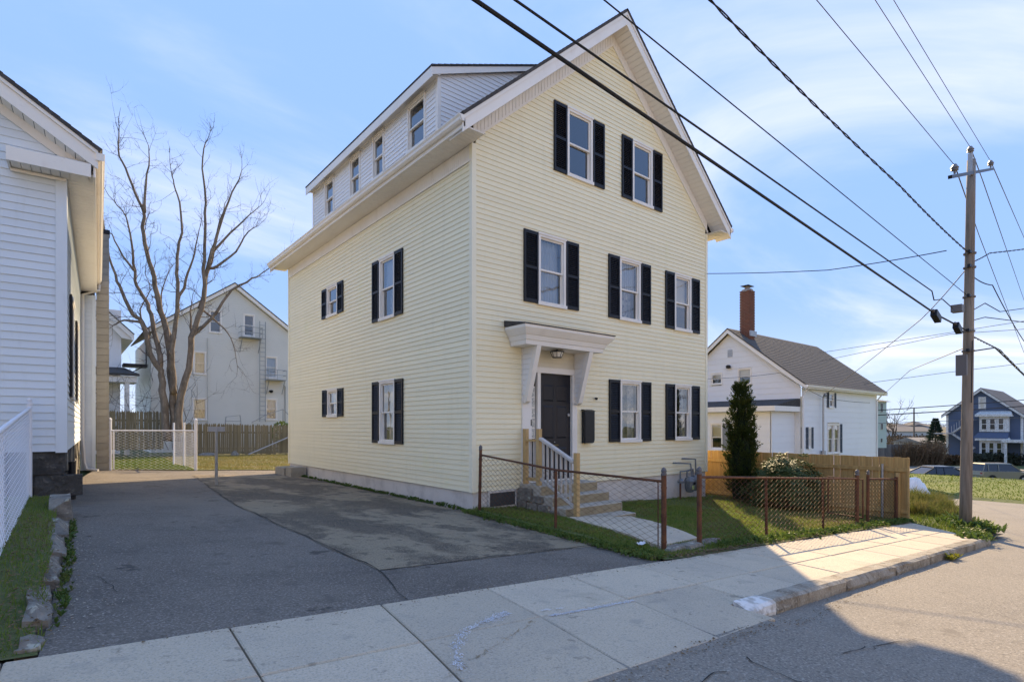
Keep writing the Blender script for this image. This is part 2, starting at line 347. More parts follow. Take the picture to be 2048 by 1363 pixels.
def window(house, M, x0, x1, z0, z1, frame=None, dress=None, sash=True, depth=.7, split=.5, cw=.06, glass=None, sub=True, label=None):
    frame = frame or M_WHT; glass = glass or M_GLASS
    f = MB()
    f.box(x0, x0 + cw, -.04, .09, z0, z1).box(x1 - cw, x1, -.04, .09, z0, z1).box(x0 + cw, x1 - cw, -.04, .09, z1 - cw, z1).box(x0 - .02, x1 + .02, -.062, .09, z0 - .035, z0 + cw * .6)
    f.box(x0 - .015, x1 + .015, -.055, -.0405, z1 - .012, z1 + .03)
    wn = f.build('window', frame, house, M)
    if label: wn['label'] = label
    a, b, c, d = x0 + cw + .002, x1 - cw - .002, z0 + cw * .6 + .002, z1 - cw - .002
    mz = c + (d - c) * split; sw = .035
    def sash_(za, zb, y):
        m = MB(); m.box(a, a + sw, y, y + .03, za, zb).box(b - sw, b, y, y + .03, za, zb).box(a + sw, b - sw, y, y + .03, za, za + sw).box(a + sw, b - sw, y, y + .03, zb - sw, zb)
        m.build('sash', frame, wn, M)
        MB().add([(a + sw, y + .014, za + sw), (b - sw, y + .014, za + sw), (b - sw, y + .014, zb - sw), (a + sw, y + .014, zb - sw)], [(0, 1, 2, 3)]).build('pane', glass, wn, M)
    sash_(mz - .015, d, 0.0); sash_(c, mz + .02, .036)
    r = MB(); y0, y1 = .092, depth
    r.add([(x0, y0, z0), (x1, y0, z0), (x1, y0, z1), (x0, y0, z1), (x0, y1, z0), (x1, y1, z0), (x1, y1, z1), (x0, y1, z1)], [(0, 4, 5, 1), (1, 5, 6, 2), (2, 6, 7, 3), (3, 7, 4, 0), (4, 7, 6, 5)])
    r.build('interior', M_ROOM, wn, M)
    def cloth(xa, xb, za, zb, y, mat, amp=.018, wl=.085, nm='curtain'):
        m = MB(); n = max(6, int((xb - xa) / .015)); vs_ = []
        for k in range(n + 1):
            x = xa + (xb - xa) * k / n; yy = y + amp * math.sin(2 * math.pi * x / wl + .6 * math.sin(9 * x))
            vs_ += [(x, yy, za), (x, y + .6 * (yy - y), zb)]
        m.add(vs_, [(2 * k, 2 * k + 2, 2 * k + 3, 2 * k + 1) for k in range(n)])
        m.build(nm, mat, wn, M, smooth=True)
    if dress == 'curtain': cloth(a, b, c, d, .16, M_CURT)
    elif dress == 'half': cloth(a, b, mz + .04, d, .13, M_CURT); cloth(a, b, c, mz + .06, .24, M_CURT2)
    elif dress == 'drape':
        q = (b - a) * .36; cloth(a, a + q, c, d, .15, M_CURT2); cloth(b - q, b, c, d, .15, M_CURT2)
        cloth(a, b, c, d, .3, M_CURT2, amp=.01)
    elif dress == 'blind': cloth(a, b, c + (d - c) * .45, d, .12, M_BLIND, amp=0, nm='blind')
    elif dress == 'blindlow': cloth(a, b, c, c + (d - c) * .55, .12, M_BLIND, amp=0, nm='blind'); cloth(a, b, c, d, .25, M_BLIND, amp=.01)
    elif dress == 'sheer': cloth(a, b, c, d, .2, M_BLIND)
    return wn
_sh = {}
def shutter(house, M, x, w_, z0, h, mat=None):
    mat = mat or M_BLK; key = (round(w_, 3), round(h, 3), mat.name)
    if key not in _sh:
        m = MB(); m.box(0, .045, -.05, -.012, 0, h).box(w_ - .045, w_, -.05, -.012, 0, h)
        for za, zb in ((0, .07), (h * .47, h * .47 + .06), (h - .07, h)): m.box(.045, w_ - .045, -.048, -.014, za, zb)
        m.add([(.045, -.016, 0), (w_ - .045, -.016, 0), (w_ - .045, -.016, h), (.045, -.016, h)], [(0, 1, 2, 3)])
        z = .075
        while z < h - .1:
            if not (h * .47 - .035 < z < h * .47 + .06):
                m.add([(.045, -.044, z), (w_ - .045, -.044, z), (w_ - .045, -.02, z + .034), (.045, -.02, z + .034), (.045, -.018, z), (w_ - .045, -.018, z)], [(0, 1, 2, 3), (4, 5, 1, 0)])
            z += .042
        _sh[key] = mesh_of(m, 'shutter', mat)
    return place(_sh[key], 'shutter', None, house, M @ Matrix.Translation((x, 0, z0)))
def ribbed(mb, fn, n, gap=.06):
    # n strips between 0 and 1; fn(t0,t1) adds a strip
    for k in range(n): fn((k + gap) / n, (k + 1 - gap) / n)
# ================================================================ terrain
def sst(a, b, x):
    t = max(0., min(1., (x - a) / (b - a))); return t * t * (3 - 2 * t)
def H(u, v):
    z = -.06 * max(-14, min(u, 26))
    if u > 26: z = -1.56 - .008 * (min(u, 39) - 26)
    z -= 1.75 * sst(39, 45, u)
    if u < 18: z *= 1 - .75 * sst(12, 17, v) * (1 - sst(10, 18, u))
    return z
def grid(name, us, vs_, zf, mat):
    m = MB(); nv = len(vs_)
    m.v = [(u, v, zf(u, v)) for u in us for v in vs_]
    m.f = [(i * nv + j, (i + 1) * nv + j, (i + 1) * nv + j + 1, i * nv + j + 1) for i in range(len(us) - 1) for j in range(nv - 1)]
    return m.build(name, mat, smooth=True)
def frange(a, b, s): n = max(1, round((b - a) / s)); return [a + (b - a) * i / n for i in range(n + 1)]
def gbase(u, v):
    d = .22 if (-40 < u < 25 and v < 13) else 0
    return H(u, v) - .02 - d
us = frange(-600, -40, 70)[:-1] + frange(-40, -9, 4)[:-1] + frange(-9, 48, 1)[:-1] + frange(48, 120, 8)[:-1] + frange(120, 900, 60)
vv = frange(-600, -30, 60)[:-1] + frange(-30, 40, 1)[:-1] + frange(40, 120, 8)[:-1] + frange(120, 900, 60)
tag(grid('ground', us, vv, gbase, M_LAWN), kind='structure')

# ---- street and the side street that meets it
def roadz(u, v):
    lift = .085 * (1 - sst(-1.66, -1.45, u)) * max(0., 1 - max(0., -6.6 - v) / 1.3)
    crown = .03 * min(1, max(0, (-6.6 - v)) / 3)
    return H(u, v) - .115 + lift + crown
rm = MB()
ru = frange(-40, -8, 2)[:-1] + frange(-8, 2, .25)[:-1] + frange(2, 25, 1)
rv = frange(-20, -10, 1)[:-1] + frange(-10, -6.38, .2)
nv = len(rv); rm.v = [(u, v, roadz(u, v)) for u in ru for v in rv]
rm.f = [(i * nv + j, (i + 1) * nv + j, (i + 1) * nv + j + 1, i * nv + j + 1) for i in range(len(ru) - 1) for j in range(nv - 1)]
VERGE = [(6.75, -6.38), (7.6, -6.28), (8.9, -6.0), (11, -5.35), (13.5, -4.6), (16.5, -3.7), (19.5, -2.3), (21.5, .5), (22.5, 2.8), (22.8, 12)]
n0 = len(rm.v)
vedge = VERGE[:-1]
# side street: strip between the verge curve and u = 24.5
k0 = len(rm.v)
for u, v in vedge: 
    for t in (0, .34, .67, 1):
        uu = u + (25 - u) * t; vv_ = v if t == 0 else v * 1.0
        rm.v.append((uu, vv_ if v > -6.37 else -6.38, H(uu, vv_) - .115))
for i in range(len(vedge) - 1):
    for j in range(3): a = k0 + i * 4 + j; rm.f.append((a, a + 1, a + 5, a + 4))
tag(rm.build('road', M_ROAD, smooth=True), kind='structure')
tag(grid('far_road', [66, 71, 76.5], frange(-60, 90, 5), lambda u, v: H(u, v) + .03, M_ROAD), kind='structure')
tag(grid('far_pavement', [76.5, 78.2], frange(-60, 90, 5), lambda u, v: H(u, v) + .12, M_CONC), kind='structure')

# ---- driveway: dark newer asphalt, an older worn bay next to the house
def dz(u, v): return -.06 * u - .012
def strip(name, rows, zf, mat, dz_=0, parent=None):
    # rows: list of (v, u_left, u_right); each row is divided so the sheet follows the slope
    m = MB(); n = 12
    for v, a, b in rows:
        for k in range(n + 1): u = a + (b - a) * k / n; m.v.append((u, v, zf(u, v) + dz_))
    m.f = [(i * (n + 1) + k, i * (n + 1) + k + 1, (i + 1) * (n + 1) + k + 1, (i + 1) * (n + 1) + k) for i in range(len(rows) - 1) for k in range(n)]
    return m.build(name, mat, parent, smooth=True)
drive = strip('driveway', [(-4.80, -6.22, -.62), (-4.5, -6.2, -.62), (-3, -6.15, -.5), (-1, -6.05, -.28), (0, -6.0, -.12), (3, -6.0, -.1), (7, -5.9, -.1), (9.8, -5.6, -.1), (11.4, -5.4, .3), (12.0, -4.9, 1.2), (12.6, -2.6, 3.2)], dz, M_ASPH)
tag(drive, kind='structure')
wob = lambda v, a: a * math.sin(3.1 * v) + a * .6 * math.sin(7.3 * v + 1)
tag(strip('worn_asphalt', [(v, (-3.72 + .075 * max(0, v - 2.2) if v > -3.7 else -3.72) + wob(v, .014) , (-.62 + .09 * (v + 4.7)) if v < 0 else -.13) for v in [-3.72, -3.3, -2.8, -2.2, -1.6, -1, -.5, 0, 1, 2, 3, 4, 5, 6, 7, 8, 9, 9.8]], dz, M_ASPHO, .004), kind='structure')
# seam crack between the two asphalts
cr_ = MB(); pv_ = None
for i in range(60):
    v = -4.78 + i * .24; u = (-3.95 + .25 * sst(-4.8, -3.6, v)) + .075 * max(0, v - 2.2) + wob(v, .014) + random.uniform(-.012, .012)
    wd = random.uniform(.002, .012); cur_ = [(u - wd, v, dz(u, v) + .009), (u + wd, v, dz(u, v) + .009)]
    if pv_: cr_.add(pv_ + [cur_[1], cur_[0]], [(0, 1, 2, 3)])
    pv_ = cur_
for i, (p, q) in enumerate([((-3.7, -3.72), (-.62, -3.66))]):
    pv_ = None
    for k in range(26):
        t = k / 25; u = p[0] + (q[0] - p[0]) * t; v = p[1] + (q[1] - p[1]) * t + random.uniform(-.02, .02); wd = random.uniform(.003, .010)
        cur_ = [(u, v - wd, dz(u, v) + .009), (u, v + wd, dz(u, v) + .009)]
        if pv_: cr_.add(pv_ + [cur_[1], cur_[0]], [(0, 1, 2, 3)])
        pv_ = cur_
par(tag(cr_.build('seam_crack', M_CRACK), kind='stuff'), drive)

def crack(pix, zf, wd=.007, name='crack', parent=None, mat=None):
    m = MB(); P = [ong(*p) for p in pix]; pv2 = None
    for A, B in zip(P[:-1], P[1:]):
        n = max(2, int((B - A).length / .07)); d = (B - A).normalized(); nr = Vector((-d.y, d.x, 0))
        for k in range(n):
            c = A.lerp(B, k / n) + nr * random.gauss(0, .012); w_ = wd * random.uniform(.3, 1.3); cur2 = [c - nr * w_, c + nr * w_]
            if pv2: m.add([(q.x, q.y, zf(q.x, q.y) + .0075) for q in (pv2[0], pv2[1], cur2[1], cur2[0])], [(0, 1, 2, 3)])
            pv2 = cur2
    return tag(m.build(name, mat or M_CRACK, parent), kind='stuff')
road_ = [o for o in coll.objects if o.name == 'road'][0]
crack([(1490, 1300), (1545, 1325), (1590, 1340), (1640, 1352), (1700, 1375)], roadz, .006, parent=road_)
crack([(1400, 1350), (1430, 1330), (1470, 1322)], roadz, .004, parent=road_)
crack([(1690, 1290), (1760, 1262), (1850, 1250)], roadz, .004, parent=road_)
crack([(300, 1075), (380, 1068), (430, 1080), (520, 1075)], lambda u, v: dz(u, v) + .003, .003, parent=drive)
crack([(200, 1150), (240, 1180), (330, 1190)], lambda u, v: dz(u, v) + .003, .003, parent=drive)
# ---- sidewalk slabs
swb = MB()
VB, VM, VF = -4.80, -5.665, -6.60
swb.add([(u, v, -.06 * u - .035) for u in (-14, 8.6) for v in (-4.7, -6.30)], [(0, 2, 3, 1)])
side = tag(swb.build('sidewalk', M_CRACK), kind='structure')
cuts = [-13.8, -12.7, -11.7, -10.6, -9.5, -8.45, -7.4, -6.36, -5.27, -4.21, -3.20, -2.20, -1.14, -.1, .95, 2.0, 3.05, 4.1, 5.15, 6.2, 7.25, 8.3, 9.4]
def skew(u, v): return u + .16 * (v - VB) * (1 if u > -5 else .3)
def slab(P, z_of, mat=M_CONC, parent=side, name='slab', th=.11, bev=.008):
    n = len(P); cx = sum(p[0] for p in P) / n; cy = sum(p[1] for p in P) / n
    def sh(p, k):
        d = math.hypot(p[0] - cx, p[1] - cy); return (p[0] - (p[0] - cx) * k / d, p[1] - (p[1] - cy) * k / d)
    dzr = random.uniform(-.003, .003)
    m = MB(); top = [sh(p, bev * 1.6) for p in P]
    vs_ = [(p[0], p[1], z_of(*p) - th) for p in P] + [(p[0], p[1], z_of(*p) - bev + dzr) for p in P] + [(p[0], p[1], z_of(*p) + dzr) for p in top]
    m.add(vs_, [tuple(range(2 * n, 3 * n))] + [(r * n + i, r * n + (i + 1) % n, (r + 1) * n + (i + 1) % n, (r + 1) * n + i) for r in (0, 1) for i in range(n)])
    return m.build(name, mat, parent)
swz = lambda u, v: -.06 * u - (.03 * max(0., (VM - v)) * (1 - sst(-1.68, -1.3, u)))
for i in range(len(cuts) - 1):
    a, b = cuts[i] + .006, cuts[i + 1] - .006
    for v0, v1 in ((VB, VM + .006), (VM - .006, None)):
        if v1 is None:
            ve = -6.62 if b < -1.7 else -6.215
            v1 = ve
        P = [(skew(a, v0), v0), (skew(a, v1), v1), (skew(b, v1), v1), (skew(b, v0), v0)]
        if cuts[i] == -2.20 and v0 != VB: P = [(skew(a, v0), v0), (skew(a, -6.62), -6.62), (-1.64, -6.60), (-1.63, -6.215), (skew(b, -6.215), -6.215), (skew(b, v0), v0)]
        if b > 6: P = clip_half(P, -1.6, 1.85, 8.45 * 1.6 + 4.75 * 1.85)   # ends on a slant at the verge
        if len(P) < 3 or abs(sum(P[k][0] * P[(k + 1) % len(P)][1] - P[(k + 1) % len(P)][0] * P[k][1] for k in range(len(P)))) < .03: continue
        slab(P, swz)
# chalky white scuffs and a rust streak on the slabs
def scuff(name, pix, wd, mat, n, parent=side):
    m = MB()
    for (p, q) in zip(pix[:-1], pix[1:]):
        A = ong(*p); B = ong(*q); d = (B - A); L_ = d.length; d.normalize(); nrm = Vector((-d.y, d.x, 0))
        for _ in range(int(n * L_)):
            t = random.random() * L_; off = random.gauss(0, wd * .5)
            c = A + d * t + nrm * off; l = random.uniform(.004, .022); h_ = random.uniform(.0012, .0035)
            ang = random.gauss(0, .5); e = d * math.cos(ang) + nrm * math.sin(ang); g = Vector((-e.y, e.x, 0))
            pts = [c - e * l - g * h_, c + e * l - g * h_ * .6, c + e * l * .8 + g * h_, c - e * l * .7 + g * h_]
            m.add([(x.x, x.y, swz(x.x, x.y) + .0055) for x in pts], [(0, 1, 2, 3)])
    return tag(m.build(name, mat, parent), kind='stuff')
scuff('chalk_scuff', [(919, 1335), (912, 1290), (935, 1258), (975, 1240), (1015, 1222)], .035, M_PAINT, 260)
scuff('chalk_scuff', [(975, 1243), (1018, 1225)], .055, M_PAINT, 420)
scuff('chalk_scuff', [(1100, 1231), (1180, 1217), (1268, 1200)], .022, M_PAINT, 420)
scuff('chalk_scuff', [(1078, 1222), (1125, 1215)], .02, M_PAINT, 120)
M_RSTAIN = mk('rust_stain', (.36, .25, .15), .9, [(30, .4, .7, (.33, .26, .19), .7)])
scuff('rust_streak', [(890, 1352), (960, 1305), (1030, 1265), (1065, 1242)], .022, M_RSTAIN, 60)
# ---- granite kerb, first block painted white
kerb = tag(MB().add([(u, v, -.06 * u - .13) for u in (-1.6, 6.9) for v in (-6.24, -6.38)], [(0, 2, 3, 1)]).build('kerb', M_CRACK), kind='structure')
kc = [-1.62, -1.22, .35, 1.9, 3.3, 4.6, 5.8, 6.9]
for i in range(len(kc) - 1):
    a, b = kc[i] + .006, kc[i + 1] - .006; n = max(2, int((b - a) / .3)); m = MB(); prof = []
    for k in range(n + 1):
        u = a + (b - a) * k / n; j = lambda s=.008: random.uniform(-s, s); z = -.06 * u
        lo = sst(-1.62, -1.3, u)
        prof.append([(u, -6.225, z - .02), (u, -6.225 , z + .012 + j(.004)), (u, -6.37 + j(), z + .012 * lo - .05 * (1 - lo) + j(.005)), (u, -6.40 + j(.012), z - .012 - .05 * (1 - lo)), (u, -6.41 + j(.012), z - .08), (u, -6.40, z - .16)])
    m.v = [p for r in prof for p in r]; q = 6
    m.f = [(r * q + k, r * q + k + 1, (r + 1) * q + k + 1, (r + 1) * q + k) for r in range(n) for k in range(q - 1)] + [tuple(range(q))[::-1], tuple(n * q + k for k in range(q))]
    o = m.build('kerb_block', M_WHITEP if i == 0 else M_GRAN, kerb)
    if i == 0: o['label'] = 'kerb block with worn white paint'

# ================================================================ the yellow house
W, D = 8.06, 11.03
ZS, ZE = .345, 7.03                 # siding bottom, soffit
RS = .875                           # roof slope
RIDGE = 11.235
hz = thing('yellow_house', 'three storey pale yellow clapboard house with black shutters and steep gable', 'house', (W / 2, D / 2, 0))
MF = Matrix.Identity(4); ML = rot((0, 0, 0), -90); MRt = rot((W, 0, 0), 90); MBk = rot((W, D, 0), 180)
fd = MB()
for a, b, c, d in ((.02, W - .02, .02, .3), (.02, .3, .3, D - .02), (W - .3, W - .02, .3, D - .02), (.3, W - .3, D - .3, D - .02)): fd.box(a, b, c, d, -1.0, ZS + .02)
fd.build('foundation', M_FOUND, hz)
# openings
fw = [(2.12, 3.73, 7.13, 8.63, None), (4.36, 5.95, 7.13, 8.63, None),
      (1.27, 2.87, 4.185, 5.675, 'curtain'), (3.88, 5.47, 4.175, 5.665, 'half'), (6.10, 7.665, 4.17, 5.66, 'blind'),
      (3.90, 5.485, 1.235, 2.715, 'drape'), (6.115, 7.665, 1.245, 2.715, 'drape')]
lw = [(-4.34, -2.745, 4.2, 5.70, 'half'), (-7.82, -6.22, 4.80, 5.67, None), (-4.34, -2.735, 1.2, 2.71, 'sheer'), (-7.78, -6.22, 1.885, 2.675, 'blind')]
SWD = .40
roofline = lambda z: (RIDGE - z) / RS       # half width of the gable at height z (roof top)
def gx(z):
    h = min(W / 2, (RIDGE - .30 - z) / RS)
    return (W / 2 - h + .075 if h >= W / 2 - .001 else W / 2 - h, W / 2 + h - .075 if h >= W / 2 - .001 else W / 2 + h)
ENT = (1.22, 2.83, .40, 3.30)
holesF = [(a + SWD + .02, b - SWD - .02, c + .02, d - .01) for a, b, c, d, _ in fw] + [ENT]
holesL = [(a + SWD + .02, b - SWD - .02, c + .02, d - .01) for a, b, c, d, _ in lw]
wall_part(hz, 'front_wall', MF, ZS, RIDGE - .36, .1016, gx, holesF, M_YEL)
wall_part(hz, 'left_wall', ML, ZS, 6.71, .1016, lambda z: (-D + .075, -.075), holesL, M_YEL)
wall_part(hz, 'right_wall', MRt, ZS, 6.71, .1016, lambda z: (.075, D - .075), [], M_YEL, sep=False)
wall_part(hz, 'rear_wall', MBk, ZS, RIDGE - .36, .1016, gx, [], M_YEL, sep=False)
# corner boards
cb = MB(); e = .024
cb.box(-e, .075, -e, 0, ZS - .01, ZE).box(-e, 0, 0, .075, ZS - .01, ZE); cb.build('corner_board', M_YTRIM, hz)
MB().box(W - .075, W + e, -e, 0, ZS - .01, ZE).box(W, W + e, 0, .075, ZS - .01, ZE).build('corner_board', M_YTRIM, hz)
MB().box(-e, .075, D, D + e, ZS - .01, ZE).box(-e, 0, D - .075, D, ZS - .01, ZE).build('corner_board', M_YTRIM, hz)
for M_, lst, tagname in ((MF, fw, 'f'), (ML, lw, 'l')):
    for a, b, c, d, dr in lst:
        window(hz, M_, a + SWD, b - SWD, c + .015, d - .01, dress=dr)
        shutter(hz, M_, a, SWD - .012, c, round(d - c, 2)); shutter(hz, M_, b - SWD + .012, SWD - .012, c, round(d - c, 2))
# eaves: soffit, frieze, fascia and gutter on both long sides
OV, OF, OB = .50, .45, .38
for sgn, x0 in ((-1, 0), (1, W)):
    X = lambda t: x0 + sgn * t
    m = MB(); n = 110
    for k in range(n):
        v0 = -OF + .02 + (D + OF + OB - .04) * (k + .05) / n; v1 = -OF + .02 + (D + OF + OB - .04) * (k + .95) / n
        m.box(X(.03), X(OV - .03), v0, v1, ZE - .012, ZE + .004)
    m.box(X(.0), X(OV - .02), -OF + .02, D + OB - .02, ZE + .005, ZE + .012); m.build('soffit', M_WHT, hz)
    m = MB(); n = 150
    for k in range(n): m.box(X(.004), X(.022), D * (k + .06) / n, D * (k + .94) / n, 6.73, ZE - .014)
    m.box(X(.0), X(.03), 0.0, D, 6.70, 6.735).box(X(-.03), X(.012), .01, D - .01, 6.7, ZE - .012); m.build('frieze', M_WHT, hz)
    MB().box(X(OV - .03), X(OV), -OF, D + OB, ZE - .03, ZE + .2).build('fascia', M_WHT, hz)
    g = MB(); pr = [(0, .0), (.05, .0), (.085, .03), (.09, .075), (.115, .105), (.115, .12), (.108, .12), (.1, .108), (.08, .08), (.075, .04), (.045, .01), (0, .01)]
    y0, y1 = -OF - .03, D + OB + .02
    g.ext([(X(OV + .003 + a), y0, ZE + .04 + b) for a, b in pr], (0, y1 - y0, 0)); g.box(X(OV + .003), X(OV + .1), y0, y0 + .004, ZE + .045, ZE + .155).build('gutter', M_WHT, hz)
# roof planes with shingle courses
def roof_plane(p0, p1, q0, q1, n, mat, parent, th=.05, name='roof', cname='shingle_course', step=.012):
    # p0-p1 eave edge, q0-q1 ridge edge
    p0, p1, q0, q1 = map(Vector, (p0, p1, q0, q1)); nn = (p1 - p0).cross(q0 - p0).normalized()
    if nn.z < 0: nn = -nn
    base = MB().hexa([p0 - nn * th, p1 - nn * th, q1 - nn * th, q0 - nn * th, p0, p1, q1, q0]).build(name, mat, parent)
    m = MB()
    for k in range(n):
        a, b = k / n, min(1, (k + 1.12) / n)
        A, B, C_, D_ = p0.lerp(q0, a), p1.lerp(q1, a), p1.lerp(q1, b), p0.lerp(q0, b)
        m.hexa([A + nn * .002, B + nn * .002, C_ + nn * .001, D_ + nn * .001, A + nn * step, B + nn * step, C_ + nn * .003, D_ + nn * .003])
    o = m.build(cname, mat, base); o['kind'] = 'stuff'; return base
ez = lambda t: RIDGE - RS * (W / 2 + t)      # roof top height at distance t outside the wall
roof_plane((-OV - .04, -OF - .03, ez(OV + .04)), (-OV - .04, D + OB, ez(OV + .04)), (W / 2, -OF - .03, RIDGE), (W / 2, D + OB, RIDGE), 42, M_SHING, hz)
roof_plane((W + OV + .04, -OF - .03, ez(OV + .04)), (W + OV + .04, D + OB, ez(OV + .04)), (W / 2, -OF - .03, RIDGE), (W / 2, D + OB, RIDGE), 42, M_SHING, hz)
# rakes: fascia board, soffit and frieze along both slopes, front and back
nl = math.hypot(1, RS); 
for fr in (0, 1):
    yf = -OF if fr == 0 else D + OB - .03
    for sgn in (-1, 1):
        xe = W / 2 + sgn * (W / 2 + OV + .02)
        def on(t, off): # t: 0 eave .. 1 ridge, off: vertical offset below roof top
            x = xe + (W / 2 - xe) * t; return (x, RIDGE - RS * abs(x - W / 2) - off)
        a0, a1, b0, b1 = on(0, .07), on(1, .07), on(0, .36), on(1, .36)
        MB().ext([(a0[0], yf, a0[1]), (b0[0], yf, b0[1]), (b1[0], yf, b1[1]), (a1[0], yf, a1[1])], (0, .03, 0)).build('rake_board', M_WHT, hz)
        MB().ext([(a0[0], yf - .018, a0[1] + .005), (b0[0], yf - .018, a0[1] - .07), (b1[0], yf - .018, a1[1] - .07), (a1[0], yf - .018, a1[1] + .005)], (0, .016, 0)).build('rake_moulding', M_WHT, hz)
        m = MB(); n = 48
        ya, yb = (yf + .032, -.002) if fr == 0 else (D + .002, yf - .002)
        for k in range(n):
            p, q = on((k + .05) / n, .335), on((k + .95) / n, .335)
            m.hexa([(p[0], ya, p[1] - .012), (q[0], ya, q[1] - .012), (q[0], yb, q[1] - .012), (p[0], yb, p[1] - .012), (p[0], ya, p[1]), (q[0], ya, q[1]), (q[0], yb, q[1]), (p[0], yb, p[1])])
        p, q = on(0, .325), on(1, .325); m.hexa([(p[0], ya, p[1] - .006), (q[0], ya, q[1] - .006), (q[0], yb, q[1] - .006), (p[0], yb, p[1] - .006), (p[0], ya, p[1]), (q[0], ya, q[1]), (q[0], yb, q[1]), (p[0], yb, p[1])])
        m.build('rake_soffit', M_WHT, hz)
        if fr == 0:
            m = MB(); n = 52
            for k in range(3, n):
                p, q = on((k + .05) / n, .35), on((k + .95) / n, .35)
                if sgn * (p[0] - W / 2) > W / 2 + .02: continue
                h_ = .24; qz = q[1] - h_
                m.ext([(p[0], -.006, p[1]), (p[0], -.006, p[1] - h_), (q[0], -.006, qz), (q[0], -.006, q[1])], (0, -.022, 0))
            p, q = on(.108, .595), on(1, .595)
            m.ext([(p[0], -.004, p[1] + .02), (p[0], -.004, p[1] - .035), (q[0], -.004, q[1] - .035), (q[0], -.004, q[1] + .02)], (0, -.034, 0))
            m.build('rake_frieze', M_WHT, hz)
# ---- shed dormer on the left slope
UD, VN, VFar = .2, 1.58, 9.2
zr = lambda u: RIDGE - RS * (W / 2 - u)
ZD = 9.22
dw = [(2.90, 2.08), (4.76, 4.12), (6.24, 5.56), (8.14, 7.42)]
MD = rot((UD, 0, 0), -90)
holesD = [(-a + .02, -b - .02, 8.03, 9.03) for a, b in dw]
wall_part(hz, 'dormer_wall', MD, zr(UD) - .05, ZD, .1016, lambda z: (-VFar + .07, -VN - .07), holesD, M_WSID)
for a, b in dw: window(hz, MD, -a, -b, 7.97, 9.05, cw=.045)
MDc = rot((UD, VN, 0), 0)
UE = 3.05                                    # where the dormer roof dies into the main roof
dslope = (zr(UE) - ZD) / (UE - UD)
def cheek(z):
    l = .07; r = (z - zr(UD)) / RS
    if z > ZD: l = max(.07, (z - ZD) / dslope)
    return (l, max(l, r))
wall_part(hz, 'dormer_cheek', MDc, zr(UD) - .05, zr(UE) - .02, .1016, cheek, [], M_WSID)
MB().box(UD - .02, UD + .07, VN - .02, VN + .0, zr(UD) - .1, ZD).box(UD - .02, UD, VN, VN + .07, zr(UD) - .1, ZD).build('corner_board', M_WHT, hz)
MB().box(UD - .02, UD + .0, VFar - .07, VFar + .02, zr(UD) - .1, ZD).box(UD, 3.0, VFar - .02, VFar, zr(UD) - .1, ZD).build('corner_board', M_WHT, hz)
za, zb = ZD - .02, zr(UE) + .03
d0, d1 = UD - .22, UE
zd = lambda u: ZD + dslope * (u - UD)
roof_plane((d0, VN - .12, zd(d0) + .14), (d0, VFar + .12, zd(d0) + .14), (d1, VN - .12, zd(d1) + .14), (d1, VFar + .12, zd(d1) + .14), 20, M_SHING, hz, name='dormer_roof', th=.03)
m = MB().box(d0 + .005, d0 + .03, VN - .1, VFar + .1, zd(d0) - .1, zd(d0) + .105)
m.build('fascia', M_WHT, hz)
MB().box(d0 + .03, UD - .002, VN - .09, VFar + .09, ZD - .085, ZD - .07).build('soffit', M_WHT, hz)
for y in (VN - .1, VFar + .08):
    MB().ext([(d0 + .03, y, zd(d0 + .03) + .1), (d0 + .03, y, zd(d0 + .03) - .06), (d1, y, zd(d1) + .0), (d1, y, zd(d1) + .1)], (0, .02, 0)).build('rake_board', M_WHT, hz)

# ---- entry: recess trim, door, sidelight, clapboard panel
ent = MB().box(1.22, 1.47, -.03, .12, .40, 3.25).box(2.76, 2.83, -.03, .12, .40, 3.25).box(1.47, 2.76, -.028, .12, 2.74, 2.86).box(1.655, 1.745, -.02, .10, .45, 2.74).box(1.47, 2.76, -.03, .16, .40, .46)
ent.box(1.22, 1.47, -.045, -.031, .45, 2.2).box(2.69, 2.76, -.02, .1, .46, 2.74).build('door_frame', M_WHT, hz)
pn = MB().box(1.47, 2.76, .02, .06, 2.86, 3.28).build('transom_panel', M_BLIND, hz)
siding(pn, Matrix.Translation((0, .02, 0)), 2.865, 3.27, .105, lambda z: (1.475, 2.755), [], M_BLIND)
dr_ = MB(); dx0, dx1, dzb, dzt = 1.747, 2.688, .465, 2.735
dr_.box(dx0, dx1, .05, .09, dzb, dzt); door = dr_.build('door', M_DOOR, hz)
for cx0, cx1 in ((dx0 + .12, (dx0 + dx1) / 2 - .04), ((dx0 + dx1) / 2 + .04, dx1 - .12)):
    for z0_, z1_ in ((.65, 1.15), (1.35, 1.95 + .1), (2.15, 2.5)):
        p = MB(); p.add([(cx0, .0495, z0_), (cx1, .0495, z0_), (cx1, .0495, z1_), (cx0, .0495, z1_), (cx0 + .03, .038, z0_ + .03), (cx1 - .03, .038, z0_ + .03), (cx1 - .03, .038, z1_ - .03), (cx0 + .03, .038, z1_ - .03)], [(4, 5, 6, 7), (0, 1, 5, 4), (1, 2, 6, 5), (2, 3, 7, 6), (3, 0, 4, 7)])
        p.build('panel', M_DOOR, door)
kn = MB(); kn.tube([(2.62, .05, 1.86), (2.62, .02, 1.86)], .032, 12); kn.build('lock', M_GALV, door)
MB().tube([(2.2, .05, 1.27), (2.2, .03, 1.27)], .012, 8).build('peephole', M_GALV, door)
MB().box(2.12, 2.31, .036, .0485, 1.19, 1.215).build('letter_plate', mk('brass', (.18, .13, .06), .5, metal=.6), door)
sd = MB().box(1.475, 1.65, .05, .09, .465, 2.735).build('sidelight', M_DOOR, hz)
MB().box(1.50, 1.63, .035, .049, 1.35, 2.45).build('sidelight_frame', M_WHT, sd)
